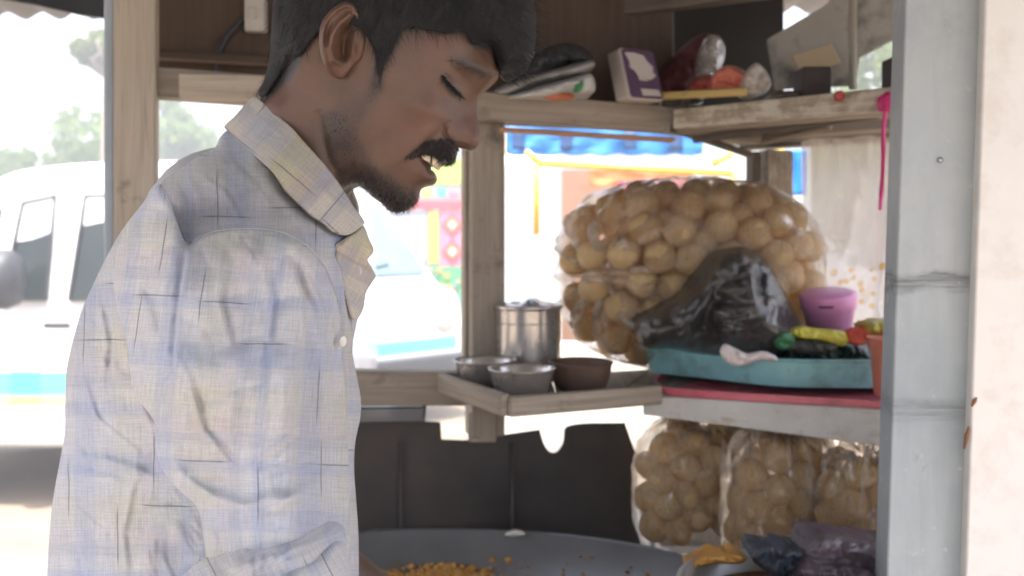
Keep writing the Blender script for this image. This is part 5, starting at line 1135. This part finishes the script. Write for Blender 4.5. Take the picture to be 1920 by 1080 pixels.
# ---------------------------------------------------------------- his clothes
def plaid(name, base=(.58, .60, .65), warm=0.0):
    k = warm
    g = G(name); uv = g.tc('UV'); s = g.n('ShaderNodeSeparateXYZ'); wv = g.n('ShaderNodeVectorMath', _operation='ADD')
    nz = g.n('ShaderNodeTexNoise', Scale=16.0, Detail=3.0); g.put(nz.inputs['Vector'], uv)
    sc = g.n('ShaderNodeVectorMath', _operation='SCALE'); g.put(sc.inputs[0], nz.outputs['Color']); sc.inputs['Scale'].default_value = .006
    g.put(wv.inputs[0], uv); g.put(wv.inputs[1], sc.outputs[0]); g.put(s.inputs[0], wv.outputs[0]); U, W = s.outputs[0], s.outputs[1]
    def ramp(x, per, off, stops):
        f = g.ma('FRACT', g.ma('ADD', g.ma('DIVIDE', x, per), off)); r = g.t.nodes.new('ShaderNodeValToRGB'); g.put(r.inputs[0], f)
        els = r.color_ramp.elements
        while len(els) < len(stops): els.new(.5)
        for e, (p, c) in zip(els, stops): e.position = p; e.color = (*c, 1)
        return r.outputs[0]
    wht, blu, yel, pk, gr = (1, 1, 1), (.865, .905, 1.0), (1.0, .985, .915 - .12 * k), (1.0, .96 - .04 * k, .945 - .08 * k), (.90 - .06 * k, .905 - .06 * k, .93)
    st = [(0, wht), (.10, wht), (.12, blu), (.24, blu), (.26, wht), (.36, wht), (.38, yel), (.54, yel), (.56, pk), (.64, pk), (.66, gr), (.72, gr), (.74, wht), (.80, wht), (.82, blu), (.88, blu), (.90, wht), (1, wht)]
    c = g.mix(1.0, ramp(U, .118, .0, st), ramp(W, .131, .3, st), 'MULTIPLY')
    c = g.mix(1.0, c, base, 'MULTIPLY')
    t1 = g.noise(g.scale(uv, (1000, 40, 1)), 1, 3, .7); t2 = g.noise(g.scale(uv, (40, 1000, 1)), 1, 3, .7); t3 = g.noise(g.scale(uv, (700, 700, 1)), 1, 3, .6)
    th = g.ma('ADD', g.ma('ADD', g.ma('MULTIPLY', t1, .4), g.ma('MULTIPLY', t2, .4)), g.ma('MULTIPLY', t3, .2))
    c = g.mix(g.mr(th, .36, .64), g.mix(1.0, c, (.72, .715, .71), 'MULTIPLY'), g.mix(1.0, c, (1.18, 1.18, 1.18), 'MULTIPLY'))
    sl = g.mr(g.noise(g.scale(uv, (420, 30, 1)), 1, 4, .7), .64, .76, 0, .28); sl2 = g.mr(g.noise(g.scale(uv, (30, 420, 1)), 1, 4, .7), .64, .76, 0, .28)
    c = g.mix(g.ma('MAXIMUM', sl, sl2), c, (.30, .29, .29))
    def dash(a, b, per, off, sd, ln):
        k = g.ma('ADD', g.ma('DIVIDE', a, per), off); fl = g.ma('FLOOR', k); fr = g.ma('SUBTRACT', g.ma('FRACT', k), .5)
        seg = g.ma('ADD', g.ma('DIVIDE', b, ln), g.ma('MULTIPLY', fl, 3.37)); cell = g.ma('FLOOR', seg); sf = g.ma('FRACT', seg)
        wn = g.t.nodes.new('ShaderNodeTexWhiteNoise'); wn.noise_dimensions = '3D'; cb = g.n('ShaderNodeCombineXYZ'); g.put(cb.inputs[0], fl); g.put(cb.inputs[1], cell); cb.inputs[2].default_value = sd; g.put(wn.inputs['Vector'], cb.outputs[0])
        sc3 = g.n('ShaderNodeSeparateColor'); g.put(sc3.inputs[0], wn.outputs['Color'])
        pos = g.ma('MULTIPLY', g.ma('SUBTRACT', sc3.outputs[0], .5), .7); dist = g.ma('MULTIPLY', g.ma('ABSOLUTE', g.ma('SUBTRACT', fr, pos)), per)
        taper = g.ma('MULTIPLY', g.mr(sf, .04, .22), g.mr(sf, .96, .75)); wdt = g.ma('ADD', g.ma('MULTIPLY', taper, .00028), .00008)
        line = g.mr(dist, wdt, g.ma('ADD', wdt, .00035), 1, 0)
        return g.ma('MULTIPLY', g.ma('MULTIPLY', line, taper), g.ma('GREATER_THAN', sc3.outputs[1], .55))
    dk = g.ma('MAXIMUM', dash(W, U, .046, .2, 1.5, .055), dash(U, W, .052, .6, 7.5, .060))
    c = g.mix(g.ma('MULTIPLY', dk, .78), c, (.15, .165, .19))
    b1 = g.bsdf(Base__Color=c, Roughness=.9, Specular__IOR__Level=.15, Sheen__Weight=.25, Normal=g.bump(g.ma('ADD', th, g.ma('MULTIPLY', g.noise(g.scale(uv, (60, 26, 1)), 1, 4, .6), .9)), .35, .0022))
    tl = g.n('ShaderNodeBsdfTranslucent', Color=c).outputs[0]; m = g.t.nodes.new('ShaderNodeMixShader'); m.inputs[0].default_value = .12; g.t.links.new(b1, m.inputs[1]); g.t.links.new(tl, m.inputs[2])
    return g.done(m.outputs[0])
M['cloth'] = plaid('linen_plaid'); M['clothw'] = plaid('linen_plaid_collar', (.60, .57, .52), 1.0)
SO = [(470, 232), (428, 243), (412, 258), (404, 275), (372, 292), (335, 318), (300, 344), (264, 386), (234, 424), (207, 468), (178, 526), (152, 585), (136, 640), (124, 698), (122, 760), (121, 810), (112, 866), (102, 920), (94, 980), (88, 1080), (84, 1200), (84, 1400), (92, 1690), (380, 1712), (660, 1690), (672, 1500), (676, 1250), (673, 1080), (672, 1000), (668, 940), (664, 880), (666, 830), (676, 780), (676, 745), (668, 700), (661, 655), (668, 610), (680, 565), (685, 546), (701, 519), (688, 489), (697, 470), (686, 442), (676, 428), (640, 408), (600, 372), (550, 320), (505, 268)]
wsh = tps([(470, 250, .040), (440, 262, .022), (500, 285, .060), (540, 330, .072), (537, 358, .079), (583, 402, .084), (608, 419, .074), (650, 440, .050), (676, 450, .034), (690, 500, .030),
           (400, 300, .078), (335, 340, .090), (360, 378, .130), (420, 395, .158), (480, 392, .150), (530, 412, .140), (440, 340, .115), (490, 350, .105), (410, 280, .045),
           (300, 430, .150), (340, 460, .185), (440, 440, .198), (530, 446, .185), (580, 465, .152), (620, 500, .118), (655, 530, .075), (675, 545, .045),
           (240, 440, .105), (200, 520, .105), (260, 560, .160), (180, 620, .110), (250, 700, .155), (150, 700, .085), (400, 700, .180), (560, 600, .17), (600, 700, .150), (645, 700, .095), (668, 740, .05),
           (140, 850, .090), (220, 850, .142), (400, 900, .165), (600, 900, .140), (650, 950, .090), (110, 1000, .065), (200, 1050, .138), (400, 1100, .165), (600, 1100, .140), (300, 1500, .165), (600, 1500, .14), (120, 1500, .09)])
def wshirt(x, y, d):
    o = wsh(x, y) * rnd(d, 42)
    f = stepfold(x, y, [(660, 470), (646, 540), (641, 620), (648, 700), (655, 790), (661, 850), (668, 1000), (672, 1300)], .012, 2.5, 60, 1)
    f = f + ridge(x, y, [(122, 850), (190, 862), (250, 880), (300, 900)], .005, 9) - ridge(x, y, [(125, 866), (190, 880), (250, 898)], .004, 8)
    f = f + stepfold(x, y, [(112, 862), (122, 930), (140, 1000), (164, 1085), (180, 1200)], .008, 3, 60, -1)
    f = f + ridge(x, y, [(170, 600), (190, 680), (240, 720), (290, 790)], .006, 14) + ridge(x, y, [(150, 640), (190, 720), (220, 800)], .004, 16)
    f = f + ridge(x, y, [(300, 344), (322, 390), (346, 452)], .0035, 4) + ridge(x, y, [(405, 300), (440, 318), (470, 350)], .003, 9) + ridge(x, y, [(470, 300), (500, 350), (560, 420), (600, 500)], .004, 12)
    f = f + ridge(x, y, [(545, 400), (590, 450), (625, 520), (640, 600)], .006, 10) - ridge(x, y, [(530, 380), (580, 440), (610, 520)], .005, 9)
    f = f + ridge(x, y, [(350, 458), (390, 436), (440, 428), (500, 428), (540, 438), (580, 462), (612, 505), (636, 570)], .004, 5)
    f = f + ridge(x, y, [(230, 620), (250, 720), (285, 800)], 0.003, 6) - ridge(x, y, [(239.6, 623.0), (259.6, 723.0), (294.6, 803.0)], 0.003, 6) + ridge(x, y, [(150, 690), (180, 780), (262, 846)], 0.003, 6) - ridge(x, y, [(159.6, 693.0), (189.6, 783.0), (271.6, 849.0)], 0.003, 6) + ridge(x, y, [(120, 930), (190, 990), (300, 1010)], 0.003, 6) - ridge(x, y, [(129.6, 933.0), (199.6, 993.0), (309.6, 1013.0)], 0.003, 6) + ridge(x, y, [(430, 296), (470, 340), (510, 400)], 0.003, 6) - ridge(x, y, [(439.6, 299.0), (479.6, 343.0), (519.6, 403.0)], 0.003, 6) + ridge(x, y, [(375, 326), (420, 356), (450, 410)], 0.003, 6) - ridge(x, y, [(384.6, 329.0), (429.6, 359.0), (459.6, 413.0)], 0.003, 6) + ridge(x, y, [(180, 540), (200, 640), (190, 740)], 0.003, 6) - ridge(x, y, [(189.6, 543.0), (209.6, 643.0), (199.6, 743.0)], 0.003, 6) + ridge(x, y, [(250, 900), (230, 1000), (240, 1080)], 0.003, 6) - ridge(x, y, [(259.6, 903.0), (239.6, 1003.0), (249.6, 1083.0)], 0.003, 6)
    f = 1.2 * f + .014 * (fbm(x / 70, y / 130 + 3) - .5) + .011 * (crumple(x / 60 + 2, y / 90) - .35) * sst(230, 420, y)
    return np.maximum(o + f * np.minimum(d / 10, 1), .002)
V, Fc, UV = inflate(SO, wshirt, DH, 7, (lambda x, y: y < 1110, 4.2), rim=(1.2,), persp=True)
def rotuv(UV, deg, s, c=(400, 600)):
    a = math.radians(deg); q = UV - np.array(c); return np.c_[q[:, 0] * math.cos(a) + q[:, 1] * math.sin(a), -q[:, 0] * math.sin(a) + q[:, 1] * math.cos(a)] * s
yk = sst(470, 400, UV[:, 1])[:, None]; uvt = rotuv(UV, 0, DH / F * .88); 
shirt = mk('shirt', V, Fc, M['cloth'], person, True, uvt)
SL = [(300, 346), (264, 386), (236, 426), (220, 470), (213, 522), (220, 580), (236, 640), (243, 700), (250, 738), (272, 768), (290, 795), (292, 845), (304, 880), (336, 918), (370, 952), (378, 985), (384, 1030), (392, 1100), (450, 1150), (560, 1150), (640, 1110), (655, 1040), (656, 960), (654, 860), (650, 760), (644, 660), (636, 580), (612, 508), (580, 466), (540, 441), (500, 431), (440, 430), (392, 438), (352, 456), (330, 410)]
def D0s(x, y): return .612 + .030 * sst(440, 660, y) + .030 * sst(330, 230, x) - .01 * sst(850, 1000, y) + .10 * sst(530, 650, x) * sst(480, 700, y)
def wsl(x, y, d):
    o = .088 * rnd(d, 165) * (.34 + .66 * sst(425, 740, y)) + .004
    f = stepfold(x, y, [(352, 452), (340, 540), (332, 610), (326, 690), (304, 722), (294, 800), (300, 870)], .012, 2.5, 120, -1) - ridge(x, y, [(346, 470), (336, 540), (328, 610), (322, 688), (300, 722)], .0032, 6) - ridge(x, y, [(560, 480), (600, 560), (622, 660), (632, 780)], .004, 5) - ridge(x, y, [(248, 610), (262, 690), (286, 760)], .005, 5)
    f = f + ridge(x, y, [(236, 560), (250, 640), (262, 700), (285, 770)], .006, 10) + ridge(x, y, [(270, 480), (262, 560), (285, 640)], .005, 14) - ridge(x, y, [(300, 480), (292, 560), (305, 640)], .004, 10)
    f = f + ridge(x, y, [(560, 470), (600, 560), (618, 680), (628, 800)], .006, 13) - ridge(x, y, [(540, 470), (580, 570), (598, 690)], .005, 12)
    f = f + ridge(x, y, [(300, 850), (350, 905), (400, 935), (470, 950)], .008, 13) - ridge(x, y, [(330, 850), (380, 900), (450, 925)], .006, 14) + ridge(x, y, [(400, 990), (430, 960), (500, 935), (600, 930)], .005, 12)
    f = f + ridge(x, y, [(650, 840), (600, 900), (520, 950), (450, 970)], .007, 12) + ridge(x, y, [(430, 560), (440, 700), (430, 850)], .003, 24) + ridge(x, y, [(520, 640), (530, 760), (500, 900)], .004, 20) + ridge(x, y, [(380, 960), (400, 1010), (396, 1080)], .006, 10)
    f = f + ridge(x, y, [(420, 470), (408, 560), (432, 650)], 0.0032, 6) - ridge(x, y, [(429.6, 473.0), (417.6, 563.0), (441.6, 653.0)], 0.0032, 6) + ridge(x, y, [(486, 466), (505, 560), (500, 640)], 0.0032, 6) - ridge(x, y, [(495.6, 469.0), (514.6, 563.0), (509.6, 643.0)], 0.0032, 6) + ridge(x, y, [(350, 700), (378, 800), (436, 870)], 0.0032, 6) - ridge(x, y, [(359.6, 703.0), (387.6, 803.0), (445.6, 873.0)], 0.0032, 6) + ridge(x, y, [(612, 690), (565, 800), (468, 880)], 0.0032, 6) - ridge(x, y, [(621.6, 693.0), (574.6, 803.0), (477.6, 883.0)], 0.0032, 6) + ridge(x, y, [(628, 820), (560, 866), (480, 890)], 0.0032, 6) - ridge(x, y, [(637.6, 823.0), (569.6, 869.0), (489.6, 893.0)], 0.0032, 6) + ridge(x, y, [(540, 480), (566, 560), (572, 660)], 0.0032, 6) - ridge(x, y, [(549.6, 483.0), (575.6, 563.0), (581.6, 663.0)], 0.0032, 6) + ridge(x, y, [(325, 930), (380, 985), (470, 1000)], 0.0032, 6) - ridge(x, y, [(334.6, 933.0), (389.6, 988.0), (479.6, 1003.0)], 0.0032, 6)
    f = 1.3 * f + .016 * (fbm(x / 80 + 9, y / 150) - .5) + .011 * (crumple(x / 62 + 8, y / 95, 2) - .35)
    o = o + f * np.minimum(d / 14, 1)
    lo = D0s(x, y) - (DH - wshirt(x, y, np.full(x.shape, 60.))) + .0018 * rnd(d, 9); k = .014; h = np.clip(.5 + .5 * (o - lo) / k, 0, 1)
    return np.maximum(lo * (1 - h) + o * h + k * h * (1 - h), .002)
V, Fc, UV = inflate(SL, wsl, D0s, 4.2, rim=(1.2,), persp=True)
bend = UV.copy(); bend[:, 0] += 26 * np.sin((UV[:, 1] - 480) / 240.0)
mk('sleeve', V, Fc, M['cloth'], shirt, True, rotuv(bend, 2, .66 / F * 1.1, (300, 400)))
def wcf(w, m, am): return lambda x, y, d: np.maximum(w * rnd(d, m) + am * (crumple(x / 40 + 3, y / 34 + x / 90) - .35) * np.minimum(d / 12, 1) + .005 * ridge(x, y, [(420, 1075), (520, 1040), (620, 1000)], 1.0, 12), .002)
V, Fc, UV = inflate([(336, 1092), (362, 1062), (400, 1036), (440, 1014), (490, 997), (545, 984), (590, 968), (625, 966), (650, 985), (657, 1030), (656, 1100), (640, 1190), (520, 1250), (390, 1230), (340, 1150)], wcf(.098, 75, .010), lambda x, y: D0s(x, y) - .006, 4, rim=(1.2,), persp=True)
cf = mk('cuff', V, Fc, M['cloth'], shirt, True, rotuv(UV, -24, .6 / F * 1.1))
V, Fc, UV = inflate([(452, 1104), (490, 1076), (530, 1054), (572, 1036), (604, 1012), (630, 1004), (648, 1014), (655, 1040), (657, 1100), (640, 1190), (540, 1230), (462, 1180)], wcf(.108, 50, .010), lambda x, y: D0s(x, y) - .014, 4, rim=(1.2,), persp=True)
mk('cuff', V, Fc, M['cloth'], shirt, True, rotuv(UV, -28, .6 / F * 1.1, (380, 560)))
SPS = spline(SL, 8)
def cloth_d(x, y):
    d1 = DH - wshirt(x, y, np.full(x.shape, 50.)); e, _, _ = seg_dist(x, y, SPS, True); d2 = np.where(inside(x, y, SPS), D0s(x, y) - wsl(x, y, e), 9); return np.minimum(d1, d2)
M['thread'] = mottled('seam_thread', (.44, .45, .49), (.50, .51, .55), 60, .9)
for pl in ([(352, 457), (392, 437), (440, 429), (500, 430), (540, 440), (580, 465), (612, 506), (634, 566)], [(302, 346), (320, 386), (334, 416), (350, 455)]):
    q = spline(pl, 7, False); m = MB(); m.tube(PN(q[:, 0], q[:, 1], cloth_d(q[:, 0], q[:, 1]) + .0001), .0005, 6); m.build('seam', M['thread'], shirt, True)
# far sleeve
fs_ = capsule([P(430, 430, .93), P(425, 500, .985), P(490, 900, 1.0), P(540, 1010, 1.0)], [.085, .082, .066, .058], 28)
fs_.name = 'sleeve'; fs_.parent = shirt; fs_.location = ORG['limb'] - ORG['person'] if 'limb' in ORG else fs_.location; fs_.data.materials.append(M['cloth'])
ORG['limb'] = ORG.get('limb', Vector())
# collar
def shell(name, ol, wtp, mat, rot, thick=.0028, wob=.002, far=False, parent=None, step=3.0, cuv=(500, 300), folds=None, jag=True):
    sp = np.asarray(ol, float) if not jag else spline(ol, step); v, f = triangulate(sp, step); wt_ = tps(wtp); w = wt_(v[:, 0], v[:, 1]) + wob * (fbm(v[:, 0] / 40, v[:, 1] / 40) - .5) * 2
    if folds: w = w + folds(v[:, 0], v[:, 1])
    a = PN(v[:, 0], v[:, 1], DH - w); uv = rotuv(v, rot, .75 / F, cuv); VV, FF, UU = a, f, uv
    if far: VV[:, 1] = 2 * DH - VV[:, 1]; FF = f[:, ::-1]
    return mk(name, VV, FF, mat, parent or shirt, True, UU, solid=thick)
COLW = [(423, 239, .004), (478, 184, .004), (450, 212, .012), (440, 245, .026), (497, 196, .030), (470, 240, .043), (469, 284, .062), (520, 225, .050), (511, 323, .094), (520, 270, .072), (547, 242, .059), (563, 261, .063), (537, 359, .104), (597, 299, .066), (570, 330, .088), (583, 403, .108), (618, 324, .064), (608, 419, .100), (600, 370, .092), (642, 358, .056), (640, 400, .072), (653, 440, .072), (681, 418, .046)]
shell('collar', [(478, 184), (497, 197), (527, 226), (547, 245), (560, 268), (585, 312), (592, 350), (585, 390), (562, 383), (537, 359), (511, 323), (469, 284), (432, 249), (423, 239), (440, 222)], COLW, M['clothw'], -50, far=True)
shell('collar', [(478, 184), (497, 196), (527, 224), (547, 242), (563, 261), (597, 299), (618, 324), (642, 358), (660, 387), (681, 418), (674, 427), (653, 440), (628, 436), (608, 419), (583, 403), (562, 383), (537, 359), (511, 323), (469, 284), (432, 249), (423, 239), (440, 222)],
      COLW, M['clothw'], -50)
shell('placket', [(628, 462), (648, 448), (672, 430), (679, 424), (690, 450), (698, 470), (687, 487), (695, 503), (702, 518), (692, 534), (684, 548), (678, 580), (664, 600), (652, 570), (640, 520)], [(628, 462, .088), (679, 424, .040), (698, 470, .034), (687, 487, .040), (702, 518, .032), (684, 548, .044), (664, 600, .060), (640, 520, .098), (660, 480, .066)], M['clothw'], 28, .0025, .0015,
      folds=lambda x, y: stepfold(x, y, [(612, 468), (640, 480), (672, 498), (700, 514)], .007, 3, 30, 1) + stepfold(x, y, [(630, 466), (655, 446), (680, 428)], .006, 3, 25, 1))
M['button'] = mottled('button_pearl', (.66, .65, .64), (.72, .72, .70), 30, .2, .02, .001)
for x, y, wv in ((671, 509, .066), (642, 640, .128)):
    p = P(x, y, DH - wv); R = Matrix.Rotation(math.radians(62), 3, 'Z') @ Matrix.Rotation(math.pi / 2, 3, 'X'); m = MB(); m.lathe([(0, -.001), (.0034, -.001), (.0040, .0002), (.0037, .0012), (.0028, .0008), (0, .0008)], p, 20, tilt=R); m.build('button', M['button'], shirt, True)
# trousers and sandals, below the picture
M['trouser'] = mottled('trouser_cloth', (.07, .075, .09), (.10, .105, .12), 30, .9)
tr = [capsule([hp + Vector((0, 0, .04)), (hp.x + .01 + s, hp.y, .50), (hp.x - .03 + s, hp.y, .12)], [.102, .082, .068], 22) for hp, s in ((hipF, .0), (hipN, -.03))]
base_t = tr[0]; loc0 = base_t.location.copy(); union(base_t, tr[1:]); base_t.name = 'trousers'; base_t.data.materials.clear(); base_t.data.materials.append(M['trouser']); base_t.parent = person; base_t.location = loc0 - ORG['person']
for hp, s in ((hipF, .0), (hipN, -.03)):
    m = MB(); m.box((hp.x - .10 + s, hp.y - .05, 0), (hp.x + .20 + s, hp.y + .05, .02)); m.build('sandal', M['rubber'], person, bevel=.01)
